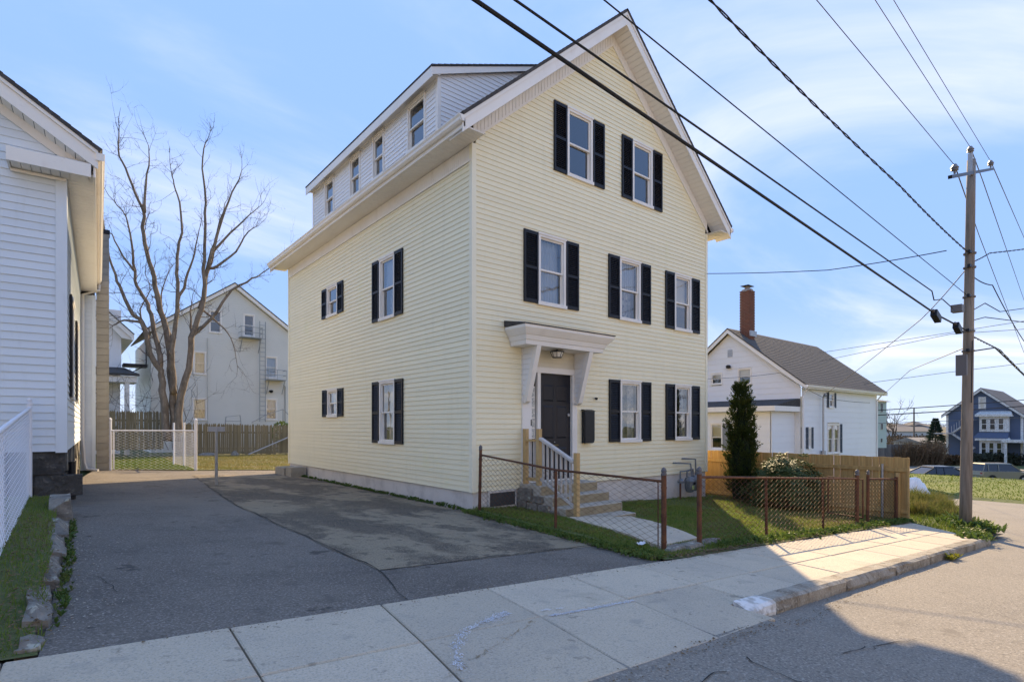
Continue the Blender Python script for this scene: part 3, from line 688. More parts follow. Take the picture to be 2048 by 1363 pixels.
for k in range(5): MB().box(1.515, 1.615, .028, .0345, 1.375 + k * .213, 1.375 + k * .213 + .19).build('pane', mk('leaded_glass%d' % k, (.35, .37, .36), .15, [(30, .45, .6, (.75, .74, .68), .8)]), sd)
MB().box(1.44, 1.465, -.05, -.0305, 1.62, 1.75).build('doorbell', M_BLK, hz)
# ---- canopy over the door
cn = MB(); 
prof = [(-.50, 3.22), (-.515, 3.30), (-.53, 3.315), (-.56, 3.40), (-.575, 3.41), (-.65, 3.53), (-.65, 3.585)]
L0, L1 = [], []
for y, z in prof:
    f_ = -y - .5; L0.append((.93 - f_ * 1.0, y, z)); L1.append((3.14 + f_ * 1.5, y, z))
vs_ = []
for (a, b) in zip(L0, L1): vs_ += [(a[0], -.018, a[2]), a, b, (b[0], -.018, b[2])]
fs = [(4 * i + k, 4 * i + k + 1, 4 * i + k + 5, 4 * i + k + 4) for i in range(len(prof) - 1) for k in range(3)] + [(3, 2, 1, 0), (24, 25, 26, 27)]
canopy = cn.add(vs_, fs).build('door_canopy', M_WHT, hz)
a, b = L0[-1], L1[-1]
MB().hexa([(a[0] - .02, -.67, 3.588), (b[0] + .02, -.67, 3.588), (b[0] + .02, -.018, 3.60), (a[0] - .02, -.018, 3.60), (a[0] - .02, -.67, 3.605), (b[0] + .02, -.67, 3.605), (b[0] + .02, -.018, 3.72), (a[0] - .02, -.018, 3.72)]).build('canopy_roof', M_SHING, canopy)
for bx in (1.23, 2.745):
    tri = lambda x: [(x, -.03, 2.12), (x, -.13, 2.12), (x, -.47, 3.219), (x, -.03, 3.219)]
    br = MB().ext(tri(bx + .01), (.07, 0, 0)).build('bracket', M_WHT, canopy)
    MB().ext([(bx - .012, -.075, 2.07), (bx - .012, -.17, 2.12), (bx - .012, -.50, 3.217), (bx - .012, -.38, 3.217)], (.115, 0, 0)).build('bracket_edge', M_WHT, canopy)
    for k in range(9):
        z0_ = 2.25 + k * .105; yy = -.13 - (z0_ - 2.12) * .30
        for xs in (bx + .002, bx + .082): sg_ = -1 if xs < bx + .04 else 1; MB().hexa([(xs + .007, -.035, z0_), (xs + .007 + sg_ * .014, -.035, z0_), (xs + .007 + sg_ * .014, yy, z0_), (xs + .007, yy, z0_), (xs + .007, -.035, z0_ + .1), (xs + .007 + sg_ * .002, -.035, z0_ + .1), (xs + .007 + sg_ * .002, yy - .02, z0_ + .1), (xs + .007, yy - .02, z0_ + .1)]).build('bracket_siding', M_WSID, canopy)
# ---- low basement window
bw = MB().box(.36, 1.07, -.03, .05, .0, .34).build('basement_window', M_FOUND, hz)
bw['label'] = 'low basement window behind dark mesh'
MB().box(.40, 1.03, -.036, -.0305, .035, .30).build('pane', mk('bmt_mesh', (.05, .05, .05), .6, [(90, .45, .6, (.09, .09, .09), .8)]), bw)
# ================================================================ front yard
def lawnz(u, v):
    z = -.06 * u + .012 + .075 * sst(4, 8, u) * sst(-3.2, -.6, v)
    z -= .075 * math.exp(-((u - 2.1) ** 2 / 1.6 + (v + 1.6) ** 2 / 1.0))
    z += .03 * sst(-4.2, -3.6, v)
    return z + .012 * math.sin(2.3 * u + 1.1 * v) * math.sin(1.7 * v - .6 * u)
def patch(name, rows, zf, mat, n=24):
    m = MB()
    for v, a, b in rows:
        for k in range(n + 1): u = a + (b - a) * k / n; m.v.append((u, v, zf(u, v)))
    m.f = [(i * (n + 1) + k, i * (n + 1) + k + 1, (i + 1) * (n + 1) + k + 1, (i + 1) * (n + 1) + k) for i in range(len(rows) - 1) for k in range(n)]
    return tag(m.build(name, mat, smooth=True), kind='structure')
patch('front_lawn', [(v, (-.60 + .1 * (v + 4.7)) if v < 0 else 8.0, 8.72) for v in frange(-4.82, 0, .24) + frange(.3, 8, .5)], lawnz, M_LAWN, 36)
WALK = [(.94, -1.62), (2.62, -1.66), (1.10, -4.16), (-.02, -4.30)]
def blades(name, poly, n, h, zf, mat, wd=.008, lean=.5, avoid=(), dens=None, parent=None, tuft=.0):
    xs = [p[0] for p in poly]; ys = [p[1] for p in poly]; m = MB(); vs_, fs = [], []
    k = 0; tries = 0
    while k < n and tries < n * 6:
        tries += 1
        x = random.uniform(min(xs), max(xs)); y = random.uniform(min(ys), max(ys))
        if not inpoly(x, y, poly) or any(inpoly(x, y, a) for a in avoid): continue
        if dens and random.random() > dens(x, y): continue
        hh = h * random.uniform(.45, 1.25) * (1 + tuft * math.sin(x * 3.7 + 1.3 * math.sin(2.9 * y)) * math.sin(y * 4.1 + x))
        an = random.uniform(0, 6.283); la = random.uniform(0, 6.283); ln = hh * random.uniform(.1, lean)
        dx, dy = math.cos(an) * wd, math.sin(an) * wd; z = zf(x, y) - .01
        o = len(vs_); mx_, my_ = x + math.cos(la) * ln * .4, y + math.sin(la) * ln * .4
        vs_ += [(x - dx, y - dy, z), (x + dx, y + dy, z), (mx_ + dx * .6, my_ + dy * .6, z + hh * .6), (mx_ - dx * .6, my_ - dy * .6, z + hh * .6), (x + math.cos(la) * ln, y + math.sin(la) * ln, z + hh)]
        fs += [(o, o + 1, o + 2, o + 3), (o + 3, o + 2, o + 4)]; k += 1
    m.v = vs_; m.f = fs
    o = m.build(name, mat, parent); o['kind'] = 'stuff'; return o
STEPS = [(1.1, -1.7), (2.8, -1.7), (2.8, .1), (1.1, .1)]
tag(blades('grass', [(-.5, -4.76), (8.4, -4.76), (8.6, .6), (8.1, .6), (8.1, -.03), (0, -.03)], 52000, .055, lawnz, M_GRASS, .006, .7, (WALK, STEPS), tuft=.35, dens=lambda x, y: 1.0 if x < 5.2 else .35), 'short green lawn grass in front of the yellow house', 'grass')
tag(blades('dry_grass', [(4.2, -4.3), (8.6, -4.5), (8.6, -.4), (6.2, -.6)], 14000, .05, lawnz, M_GRASSD, .006, .9), 'dry straw-coloured grass around the clipped shrubs', 'grass')
def litter(name, pts, n, spread, zf, mat=None, s=.018, lift=.02):
    m = MB()
    for _ in range(n):
        t = random.random() * (len(pts) - 1); i = int(t); f_ = t - i
        x = pts[i][0] + (pts[i + 1][0] - pts[i][0]) * f_ + random.gauss(0, spread); y = pts[i][1] + (pts[i + 1][1] - pts[i][1]) * f_ + random.gauss(0, spread)
        a = random.uniform(0, 6.28); l = s * random.uniform(.5, 1.6); w_ = l * random.uniform(.4, .8); tl = random.uniform(-.5, .5) * l
        z = zf(x, y) + random.uniform(.004, lift)
        ca, sa = math.cos(a), math.sin(a)
        m.add([(x - ca * l, y - sa * l, z), (x + sa * w_, y - ca * w_, z + abs(tl)), (x + ca * l, y + sa * l, z + .3 * tl), (x - sa * w_, y + ca * w_, z + .005)], [(0, 1, 2, 3)])
    o = m.build(name, mat or M_LITTER); o['kind'] = 'stuff'; return o
def weeds(name, pts, n, spread, zf, mat, h=.12, lw=.022):
    m = MB()
    for _ in range(n):
        t = random.random() * (len(pts) - 1); i = int(t); f_ = t - i
        x = pts[i][0] + (pts[i + 1][0] - pts[i][0]) * f_ + random.gauss(0, spread); y = pts[i][1] + (pts[i + 1][1] - pts[i][1]) * f_ + random.gauss(0, spread)
        z = zf(x, y); k_ = random.randint(3, 6); hh = h * random.uniform(.4, 1.2)
        for _ in range(k_):
            a = random.uniform(0, 6.28); ca, sa = math.cos(a), math.sin(a); r = hh * random.uniform(.2, .8); zz = z + hh * random.uniform(.1, 1); w_ = lw * random.uniform(.5, 1.2)
            p = Vector((x, y, z)); q = Vector((x + ca * r, y + sa * r, zz)); md = (p + q) / 2 + Vector((0, 0, .25 * hh)); s_ = Vector((-sa, ca, 0)) * w_
            m.add([p, md - s_, q, md + s_], [(0, 1, 2, 3)])
    o = m.build(name, mat); o['kind'] = 'stuff'; return o
edge = [(-.6, -4.7), (-.52, -3.9), (-.42, -2.6), (-.3, -1.2), (-.12, -.1)]
tag(litter('leaf_litter', edge, 900, .11, lambda u, v: -.06 * u + .005), 'brown leaf litter along the driveway edge by the gate fence', 'leaf litter')
tag(weeds('edge_weeds', edge, 700, .11, lambda u, v: -.06 * u, M_WEED, .075), 'low green weeds along the driveway edge under the rusty fence', 'weeds')
tag(blades('edge_grass', [(-.75, -4.75), (-.2, -4.6), (.1, -.05), (-.3, -.05)], 7000, .07, lambda u, v: -.06 * u, M_GRASS, .006, .8), 'rough grass fringe between driveway and steps', 'grass')
wl = [(-.13, v) for v in frange(.1, 10, .5)]
tag(weeds('wall_weeds', wl, 420, .035, dz, M_WEED, .085), 'green weeds growing along the foot of the left wall', 'weeds')
tag(litter('wall_litter', wl, 420, .06, dz, s=.012), 'dead leaves gathered along the left foundation', 'leaf litter')
fl = [(.8, -4.62), (3, -4.64), (6.3, -4.64), (8.5, -4.66)]
tag(weeds('verge_weeds', fl, 900, .07, lambda u, v: -.06 * u, M_WEED, .10), 'leafy weeds along the foot of the sidewalk fence', 'weeds')
tag(litter('fence_litter', fl, 1500, .10, lambda u, v: lawnz(u, v)), 'brown leaf litter under the sidewalk fence', 'leaf litter')
tag(litter('lawn_litter', [(1.5, -4.2), (4, -3.8), (6, -4), (8, -3.6)], 1200, .5, lambda u, v: lawnz(u, v) + .03), 'dead leaves scattered over the lawn', 'leaf litter')
tag(litter('driveway_grit', [(-6.05, -4.2), (-5.95, -2), (-6, 0)], 260, .16, dz, mk('grit', (.45, .41, .34), .9), .008, .006), 'pale grit washed along the driveway edge', 'grit')

tag(litter('gate_litter', [(-.4, -4.72), (.6, -4.72), (1.6, -4.72)], 700, .06, lambda u, v: lawnz(u, v) + .004), 'dead leaves and grit between the edging stones and the sidewalk', 'leaf litter')
tag(litter('slab_grit', [(-6, -4.86), (-3, -4.86), (0, -4.88), (4, -4.88)], 420, .05, lambda u, v: swz(u, v) + .003, s=.007, lift=.006), 'brown grit along the back edge of the sidewalk', 'grit')
tag(litter('gutter_grit', [(-5, -6.7), (-3, -6.68), (-1.6, -6.66), (1, -6.5), (4, -6.5)], 520, .05, lambda u, v: max(roadz(u, v), -.06 * u - .2) + .004, s=.008, lift=.006), 'leaf crumbs and grit in the street gutter', 'grit')
m = MB(); c = ong(1284, 1097); nx = 7
for i in range(nx):
    for j in range(5): m.v.append((c.x + (i / 6 - .5) * .16 + random.uniform(-.01, .01), c.y + (j / 4 - .5) * .10 + random.uniform(-.01, .01), lawnz(c.x, c.y) + .05 + random.uniform(0, .04)))
m.f = [(i * 5 + j, (i + 1) * 5 + j, (i + 1) * 5 + j + 1, i * 5 + j + 1) for i in range(nx - 1) for j in range(4)]
tag(m.build('paper_scrap', M_BAG), 'crumpled white paper scrap in the grass by the gate post', 'litter')
# ---- concrete walk with stones under its street end
wk = MB(); nw = 8; wz = lambda u, v: max(lawnz(u, v) + .035, -.06 * u + .05 - .22 * sst(-3.9, -1.9, v))
for j in range(nw + 1):
    t = j / nw; A = Vector(WALK[0]).lerp(Vector(WALK[3]), t); B = Vector(WALK[1]).lerp(Vector(WALK[2]), t)
    for k in range(5): p = A.lerp(B, k / 4); wk.v += [(p.x, p.y, wz(p.x, p.y))]
nb0 = len(wk.v); wk.v += [(x, y, z - .14) for x, y, z in wk.v]
wk.f = [(j * 5 + k, j * 5 + k + 1, (j + 1) * 5 + k + 1, (j + 1) * 5 + k) for j in range(nw) for k in range(4)]
wk.f += [(j * 5 + e, (j + 1) * 5 + e, nb0 + (j + 1) * 5 + e, nb0 + j * 5 + e) for j in range(nw) for e in (0, 4)] + [(r * 5 + k, r * 5 + k + 1, nb0 + r * 5 + k + 1, nb0 + r * 5 + k) for r in (0, nw) for k in range(4)]
tag(wk.build('garden_walk', M_CONC), 'short concrete walk from the steps down to the gate opening', 'walk')
stn = [(-.10, -4.36, .36, .20), (.30, -4.33, .38, .22), (.72, -4.27, .40, .22), (1.08, -4.22, .26, .20)]
for i, (x, y, a, b) in enumerate(stn):
    m = MB(); P = [(x, y - b), (x + a - .02, y - b + .03), (x + a - .015, y), (x + .01, y + .02)]
    P = [(p[0] + random.uniform(-.02, .02), p[1] + random.uniform(-.02, .02)) for p in P]
    zz = -.06 * x + .045
    m.add([(p[0], p[1], zz - .2) for p in P] + [(p[0], p[1], zz - .03) for p in P] + [(x + a / 2 + (p[0] - x - a / 2) * .85, y - b / 2 + (p[1] - y + b / 2) * .8, zz + random.uniform(-.01, .012)) for p in P],
          [(r * 4 + k, r * 4 + (k + 1) % 4, (r + 1) * 4 + (k + 1) % 4, (r + 1) * 4 + k) for r in (0, 1) for k in range(4)] + [(8, 9, 10, 11)])
    tag(m.build('edging_stone', M_STONE), ['small edging stone beside the left gate post', 'long flat edging stone under the middle of the walk end', 'broad edging stone under the right side of the walk end', 'last edging stone at the right gate post'][i], 'stone', 'edging stones at the gate')
# ---- front steps
st = thing('front_steps', 'worn concrete front steps with a stone side wall below the black door', 'steps', (2, -.8, -.2))
SX0, SX1 = 1.16, 2.80
def stepbox(x0, x1, y0, y1, z0, z1, name, mat):
    b_ = .012; m = MB()
    lo = [(x0, y0), (x1, y0), (x1, y1), (x0, y1)]; hi = [(x0 + b_, y0 + b_), (x1 - b_, y0 + b_), (x1 - b_, y1), (x0 + b_, y1)]
    m.add([(*p, z0) for p in lo] + [(*p, z1 - b_) for p in lo] + [(*p, z1) for p in hi], [(r * 4 + k, r * 4 + (k + 1) % 4, (r + 1) * 4 + (k + 1) % 4, (r + 1) * 4 + k) for r in (0, 1) for k in range(4)] + [(8, 9, 10, 11)])
    return m.build(name, mat, st)
stepbox(SX0, SX1, -.66, -.03, -.6, .44, 'landing', M_CONC2)
stepbox(SX0 + .012, SX1, -.99, -.662, -.6, .25, 'step', M_CONC2)
stepbox(SX0 + .016, SX1 - .01, -1.34, -.992, -.6, .07, 'step', M_CONC2)
stepbox(SX0 - .12, SX1 - .02, -1.70, -1.342, -.6, -.105, 'step', M_CONC2)
M_RISER = mk('step_riser', (.36, .275, .17), .9, [(3, .4, .7, (.25, .19, .12), .7), (30, .5, .7, (.45, .37, .26), .5)])
for x0, x1, y, z0, z1 in ((SX0 + .02, SX1 - .02, -.66, .255, .425), (SX0 + .03, SX1 - .02, -.99, .075, .236), (SX0 + .03, SX1 - .03, -1.34, -.10, .056), (SX0 - .10, SX1 - .04, -1.70, -.3, -.12)): MB().box(x0, x1, y - .004, y + .02, z0, z1).build('riser', M_RISER, st)
for i, (y0, y1, z0, z1) in enumerate([(-.30, -.04, -.25, .12), (-.62, -.31, -.25, .10), (-.45, -.04, .13, .37), (-.75, -.46, .12, .24), (-.95, -.63, -.25, .09), (-1.2, -.96, -.3, .0)]):
    m = MB(); x = SX0 - .06
    m.hexa([(x + random.uniform(-.02, .02), y0 + .008, z0), (SX0 + .06, y0 + .008, z0), (SX0 + .06, y1 - .008, z0), (x + random.uniform(-.02, .02), y1 - .008, z0), (x + random.uniform(-.02, .03), y0 + .01, z1), (SX0 - .002, y0 + .01, z1), (SX0 - .002, y1 - .01, z1), (x + random.uniform(-.02, .03), y1 - .01, z1)])
    m.build('side_stone', M_STONE, st)
# ---- lumber railing
rl = thing('stair_railing', 'new lumber stair railing with square posts left of the front steps', 'railing', (1.28, -.8, .44))
RXp = 1.245
for y, z0, z1 in ((-.12, .44, 1.56), (-.52, .44, 1.56), (-1.56, -.105, 1.12)):
    m = MB(); h_ = .045; b_ = .006
    q = [(-h_ + b_, -h_), (h_ - b_, -h_), (h_, -h_ + b_), (h_, h_ - b_), (h_ - b_, h_), (-h_ + b_, h_), (-h_, h_ - b_), (-h_, -h_ + b_)]
    m.ext([(RXp + a, y + b, z0) for a, b in q], (0, 0, z1 - z0)); m.build('post', M_LUMB, rl)
MB().beam((RXp, -.166, 1.33), (RXp, -.474, 1.33), .09, .04).build('top_rail', M_LUMB, rl)
MB().beam((RXp, -.566, 1.37), (RXp, -1.514, .94), .10, .045).build('sloped_rail', M_RAILW, rl)
MB().beam((RXp, -.166, .55), (RXp, -.474, .55), .04, .07).build('bottom_rail', M_LUMB, rl)
MB().beam((RXp, -.566, .57), (RXp, -1.514, .12), .03, .05).build('bottom_rail', M_RAILW, rl)
for y in (-.26, -.38): MB().box(RXp - .018, RXp + .018, y - .018, y + .018, .585, 1.31).build('baluster', M_RAILW, rl)
for k in range(7):
    y = -.65 - k * .125; zt_ = 1.37 - (-.566 - y) / .948 * .43; zb_ = .57 - (-.566 - y) / .948 * .45
    MB().box(RXp - .018, RXp + .018, y - .018, y + .018, zb_ + .04, zt_ - .025).build('baluster', M_RAILW, rl)
# ---- porch lamp, mailbox, camera, meters
lp = thing('porch_lamp', 'black framed ceiling lamp with frosted glass under the door canopy', 'lamp', (2.0, -.28, 3.21))
cxl, cyl = 1.98, -.27
lm = MB().lathe([(.02, 3.218), (.02, 3.19), (.15, 3.185), (.15, 3.165), (.14, 3.16)], (cxl, cyl, 0), 8).build('canopy', M_BLK, lp)
MB().lathe([(.135, 3.159), (.09, 3.06), (.03, 3.055)], (cxl, cyl, 0), 8).build('glass_bowl', M_LAMPG, lp)
for k in range(8):
    a = 2 * math.pi * k / 8; ca, sa = math.cos(a), math.sin(a)
    MB().tube([(cxl + ca * .139, cyl + sa * .139, 3.162), (cxl + ca * .094, cyl + sa * .094, 3.056)], .006, 5).build('rib', M_BLK, lp)
MB().tube([(cxl + .095 * math.cos(2 * math.pi * k / 8), cyl + .095 * math.sin(2 * math.pi * k / 8), 3.054) for k in range(9)], .006, 5).build('ring', M_BLK, lp)
M_MBX = mk('mailbox_black', (.010, .014, .02), .35)
mbx = thing('mailbox', 'tall black wall mailbox right of the front door', 'mailbox', (3.15, -.07, 1.23))
m = MB(); w0, w1 = 2.98, 3.30
pr = [(0, 1.23), (0, 1.96)] ; cs = [(w0, 1.23), (w1 - .07, 1.23), (w1 - .02, 1.25), (w1, 1.31), (w1, 1.95), (w0, 1.95)]
m.ext([(x, -.022, z) for x, z in cs], (0, -.10, 0)); m.build('body', M_MBX, mbx)
MB().hexa([(w0 - .01, -.135, 1.951), (w1 + .012, -.135, 1.951), (w1 + .012, -.02, 1.975), (w0 - .01, -.02, 1.975), (w0 - .01, -.135, 1.962), (w1 + .012, -.135, 1.962), (w1 + .012, -.02, 1.992), (w0 - .01, -.02, 1.992)]).build('lid', M_MBX, mbx)
m = MB(); m.box(w0 + .02, w0 + .05, -.126, -.1225, 1.27, 1.9); m.build('edge_strip', M_MBX, mbx)
cmr = thing('doorbell_camera', 'small black camera on the wall above the mailbox', 'camera', (3.45, -.05, 2.24))
MB().tube([(3.42, -.02, 2.25), (3.42, -.04, 2.25)], .03, 10).build('base', M_WHT, cmr); MB().beam((3.42, -.04, 2.25), (3.40, -.10, 2.235), .04, .05).build('body', M_BLK, cmr)
gm_ = thing('gas_meter', 'twin grey gas meters with pipework on the foundation near the right corner', 'gas meter', (6.75, -.3, -.4))
def meter(cx, cy, cz):
    m = MB(); m.lathe([(.06, -.24), (.10, -.22), (.13, -.12), (.14, .02)], (cx, cy, cz), 10); b_ = m.build('meter_body', M_METER, gm_)
    MB().lathe([(.15, .021), (.155, .06), (.12, .13), (.05, .17)], (cx, cy, cz), 10).build('meter_top', M_METER, b_)
    MB().box(cx - .05, cx + .05, cy - .158, cy - .151, cz - .03, cz + .03).build('dial', M_BLK, b_)
    MB().add([(cx - .09, cy - .126, cz - .15), (cx - .01, cy - .14, cz - .15), (cx - .01, cy - .145, cz - .05), (cx - .09, cy - .132, cz - .05)], [(0, 1, 2, 3)]).build('sticker', M_STICK, b_)
meter(6.72, -.34, .12); meter(7.12, -.22, .12)
m = MB(); m.tube([(6.60, -.34, .29), (6.60, -.34, .44), (6.3, -.34, .44), (6.3, -.34, .25)], .022, 8); m.build('pipe', M_METER, gm_)
m = MB(); m.tube([(6.82, -.34, .29), (6.82, -.30, .62), (6.5, -.1, .64), (6.45, .0, .64)], .022, 8); m.build('pipe', M_METER, gm_)
m = MB(); m.tube([(7.2, -.22, .29), (7.2, -.2, .72), (6.9, -.08, .74), (6.85, 0, .74)], .022, 8); m.build('pipe', M_METER, gm_)
m = MB(); m.tube([(6.60, -.34, .44), (7.05, -.22, .46), (7.05, -.22, .29)], .025, 8); m.build('pipe', M_METER, gm_)
m = MB(); m.tube([(6.3, -.34, .25), (6.3, -.34, -.45)], .024, 8); m.build('riser', M_RUST, gm_)
m = MB(); m.lathe([(.02, -.06), (.085, -.05), (.09, .0), (.03, .06)], (6.3, -.36, .2), 12); m.build('regulator', M_METER, gm_)
# ================================================================ chain link
def chain(mb, A0, B0, A1, B1, cell=.078, r=.0036, sides=3):
    A0, B0, A1, B1 = map(Vector, (A0, B0, A1, B1)); L_ = (B0 - A0).length; Hh = ((A1 - A0).length + (B1 - B0).length) / 2
    nc = max(1, int(L_ / cell)); nr = max(2, int(Hh / (cell * .5)))
    nrm = (B0 - A0).cross(A1 - A0).normalized()
    for i in range(nc):
        pts = []
        for j in range(nr + 1):
            s = (i + (i + j) % 2) / nc; t = j / nr
            pts.append(A0.lerp(B0, s).lerp(A1.lerp(B1, s), t) + nrm * (.003 if j % 2 else -.003))
        mb.tube(pts, r, sides, cap=False)
    return mb
def cap(mb, x, y, z, r):
    return mb.lathe([(r * 1.12, 0), (r * 1.15, r * .7), (r * .9, r * .9), (r * 1.1, r * 1.7), (r * .8, r * 2.6), (r * .15, r * 3.1)], (x, y, z), 10)
def lpost(parent, x, y, z0, z1, r, mat, lean=(0, 0), capped=True, bands=()):
    m = MB().tube([(x, y, z0), (x + lean[0], y + lean[1], z1)], r, 10); p = m.build('post', mat, parent, smooth=False)
    if capped: cap(MB(), x + lean[0], y + lean[1], z1 + .0005, r).build('cap', M_BOXG, p)
    for b in bands:
        t = (b - z0) / (z1 - z0); MB().lathe([(r * 1.18, -.012), (r * 1.18, .012)], (x + lean[0] * t, y + lean[1] * t, b), 10).build('band', mat, p)
    return p
PA, PM, PG = (-.08, -.34), (-.30, -2.62), (-.06, -4.40)
fa = thing('chain_link_fence', 'rusty chain-link fence running from the gate post back to the house corner', 'fence', (-.1, -2.4, 0), )
lpost(fa, *PA, -.15, 1.17, .030, M_RUST, (.03, .0), bands=(.15, .5, 1.0))
lpost(fa, *PM, -.15, .93, .022, M_RUST, (.03, .02), capped=False)
lpost(fa, *PG, -.15, .98, .034, M_RUST, bands=(.12, .45, .82))
MB().tube([(PA[0] + .03, PA[1], 1.08), (PM[0] + .03, PM[1] + .02, .95), (PG[0], PG[1], .90)], .0175, 8).build('top_rail', M_RUST, fa)
m = MB(); chain(m, (PA[0] + .02, PA[1] - .03, .04), (PM[0] + .02, PM[1], .06), (PA[0] + .035, PA[1] - .03, 1.07), (PM[0] + .03, PM[1], .94)); chain(m, (PM[0] + .02, PM[1], .06), (PG[0], PG[1] + .04, .08), (PM[0] + .03, PM[1], .94), (PG[0], PG[1] + .04, .89)); m.build('chain_mesh', M_RUST, fa)
MB().tube([(PG[0] - .0, PG[1] + .09, .05), (PG[0], PG[1] + .09, .9)], .008, 6).build('tension_bar', M_RUST, fa)
fb = thing('chain_link_fence', 'rusty chain-link fence along the sidewalk in front of the shrubs', 'fence', (4, -4.42, 0))
Q0, Q1 = (.72, -4.42), (6.27, -4.45)
gz = lambda u: -.06 * u
lpost(fb, *Q0, gz(.72) - .2, .955, .034, M_RUST, bands=(.1, .45, .8))
for u in (2.62, 4.75): lpost(fb, u, -4.42, gz(u) - .1, gz(u) + .94, .022, M_RUST, (random.uniform(-.02, .02), .02), capped=False)
lpost(fb, *Q1, gz(6.27) - .1, gz(6.27) + 1.0, .038, M_RUST, (.07, .02))
MB().tube([(Q0[0], Q0[1], .913), (Q1[0] + .06, Q1[1] + .01, gz(6.27) + .935)], .0175, 8).build('top_rail', M_RUST, fb)
m = MB(); chain(m, (Q0[0] + .03, Q0[1], gz(.72) + .06), (Q1[0], Q1[1], gz(6.27) + .05), (Q0[0] + .03, Q0[1], .93), (Q1[0] + .06, Q1[1], gz(6.27) + .955)); m.build('chain_mesh', M_RUST, fb)
fc = thing('chain_link_gate', 'rusty chain-link gate swung open beside the wooden fence end', 'gate', (6.9, -4.2, -.4))
g0, g1 = (6.85, -4.36), (7.02, -3.62)
m = MB().tube([(*g0, gz(6.9) + .12), (*g0, gz(6.9) + .92), (*g1, gz(6.9) + .92), (*g1, gz(6.9) + .12), (*g0, gz(6.9) + .12)], .018, 8); m.build('gate_frame', M_RUST, fc)
m = MB(); chain(m, (*g0, gz(6.9) + .13), (*g1, gz(6.9) + .13), (*g0, gz(6.9) + .91), (*g1, gz(6.9) + .91)); m.build('chain_mesh', M_RUST, fc)
fe = thing('chain_link_fence', 'short rusty chain-link panel ending at the tan wooden fence', 'fence', (7.8, -4.45, -.45))
lpost(fe, 6.93, -4.42, gz(6.93) - .1, gz(6.93) + 1.02, .03, M_RUST, (.03, 0)); lpost(fe, 8.50, -4.47, gz(8.5) - .1, gz(8.5) + .98, .036, M_RUST, (.02, 0), capped=False)
MB().tube([(6.95, -4.42, gz(6.93) + .93), (8.52, -4.47, gz(8.5) + .93)], .02, 8).build('top_rail', M_RUST, fe)
m = MB(); chain(m, (6.95, -4.42, gz(6.93) + .05), (8.5, -4.47, gz(8.5) + .05), (6.96, -4.42, gz(6.93) + .94), (8.52, -4.47, gz(8.5) + .94)); m.build('chain_mesh', M_RUST, fe)
# ---- tan wooden board fence, seen from its rail side
tf = thing('board_fence', 'new tan wooden board fence beside the yellow house', 'fence', (8.72, 0, -.4))
bm_ = mesh_of(MB().box(-.009, .009, 0, .136, 0, 1.5), 'board', M_FENCE)
v = -4.62
while v < 10.2:
    o = place(bm_, 'board', None, tf, Matrix.Translation((8.74 + random.uniform(-.003, .003) + .01 * (v + 4.6), v, -.60 + random.uniform(-.006, .006))) @ Matrix.Rotation(random.uniform(-.006, .006), 4, 'X'))
    v += .1405
ux = lambda v: 8.74 + .01 * (v + 4.6)
for z in (.62, -.32): MB().beam((ux(-4.6) - .03, -4.62, z), (ux(10) - .03, 10.2, z), .038, .085).build('rail', M_FENCE, tf)
MB().box(ux(-4.6) - .05, ux(-4.6) + .012, -4.66, -4.621, -.6, .905).build('end_board', M_FENCE, tf)
for v in (-4.15, -1.75, .7, 3.1): MB().tube([(ux(v) - .075, v, -.7), (ux(v) - .075, v, .74)], .026, 8).build('post', M_GALV, tf)
MB().box(ux(-4.4) - .12, ux(-4.4) - .052, -4.50, -4.43, -.7, .55).build('post', M_LUMB, tf)
# ================================================================ shrubs
def quadleaf(m, c, d, n, l, w_):
    d = d.normalized(); s = d.cross(n)
    if s.length < 1e-3: s = d.orthogonal()
    s.normalize()
    m.add([c, c + d * l * .45 + s * w_, c + d * l, c + d * l * .45 - s * w_], [(0, 1, 2, 3)])
def jit0(s): return Vector((random.gauss(0, s), random.gauss(0, s), random.gauss(0, s)))
av = thing('arborvitae', 'narrow columnar dark green arborvitae against the tan fence', 'shrub', (7.95, -1.1, -.4))
ac = Vector((7.95, -1.1, -.42)); m = MB()
prof_a = lambda t: .40 * min(1, (t / .10) ** .55 if t > 0 else 0) * (1 - max(0, (t - .52) / .48) ** 1.7) ** .85 + .01
for _ in range(420):                                            # upright sprays, each a small fan of scale leaves
    t = random.random() ** .85 * .97; a = random.uniform(0, 6.283); rr = prof_a(t) * (.86 + .3 * random.random())
    c0 = ac + Vector((math.cos(a) * rr * .55, math.sin(a) * rr * .55, .04 + t * 3.1)); o_ = Vector((math.cos(a), math.sin(a), 0)); sp_l = random.uniform(.22, .42) * (.6 + .5 * (1 - t))
    ax = (o_ * random.uniform(.35, .75) + Vector((0, 0, 1)) + jit0(.18)).normalized(); sd2 = ax.cross(o_); sd2 = (sd2 if sd2.length > .01 else ax.orthogonal()).normalized() * math.cos(random.uniform(-.9, .9)) + o_ * .2
    for k in range(38):
        u_ = random.random(); c = c0 + ax * sp_l * u_ + sd2 * random.gauss(0, .055) * (1.2 - u_) + jit0(.018)
        quadleaf(m, c, ax + sd2 * random.uniform(-.8, .8) + jit0(.25), jit0(1), random.uniform(.04, .10), random.uniform(.007, .016))
m.build('foliage', M_ARB, av)['kind'] = 'stuff'
MB().tube([ac + Vector((0, 0, -.1)), ac + Vector((.01, 0, 1.5)), ac + Vector((0, .01, 3.0))], [.05, .03, .008], 7).build('stem', M_BARK, av)
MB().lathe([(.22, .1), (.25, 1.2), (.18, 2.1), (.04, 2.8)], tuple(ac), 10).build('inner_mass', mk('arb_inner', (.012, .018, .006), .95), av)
rh = thing('rhododendron', 'round rhododendron bush with glossy leaves behind the sidewalk fence', 'shrub', (7.85, -2.3, -.45))
rc = Vector((7.85, -2.32, -.40)); m = MB(); stem = MB()
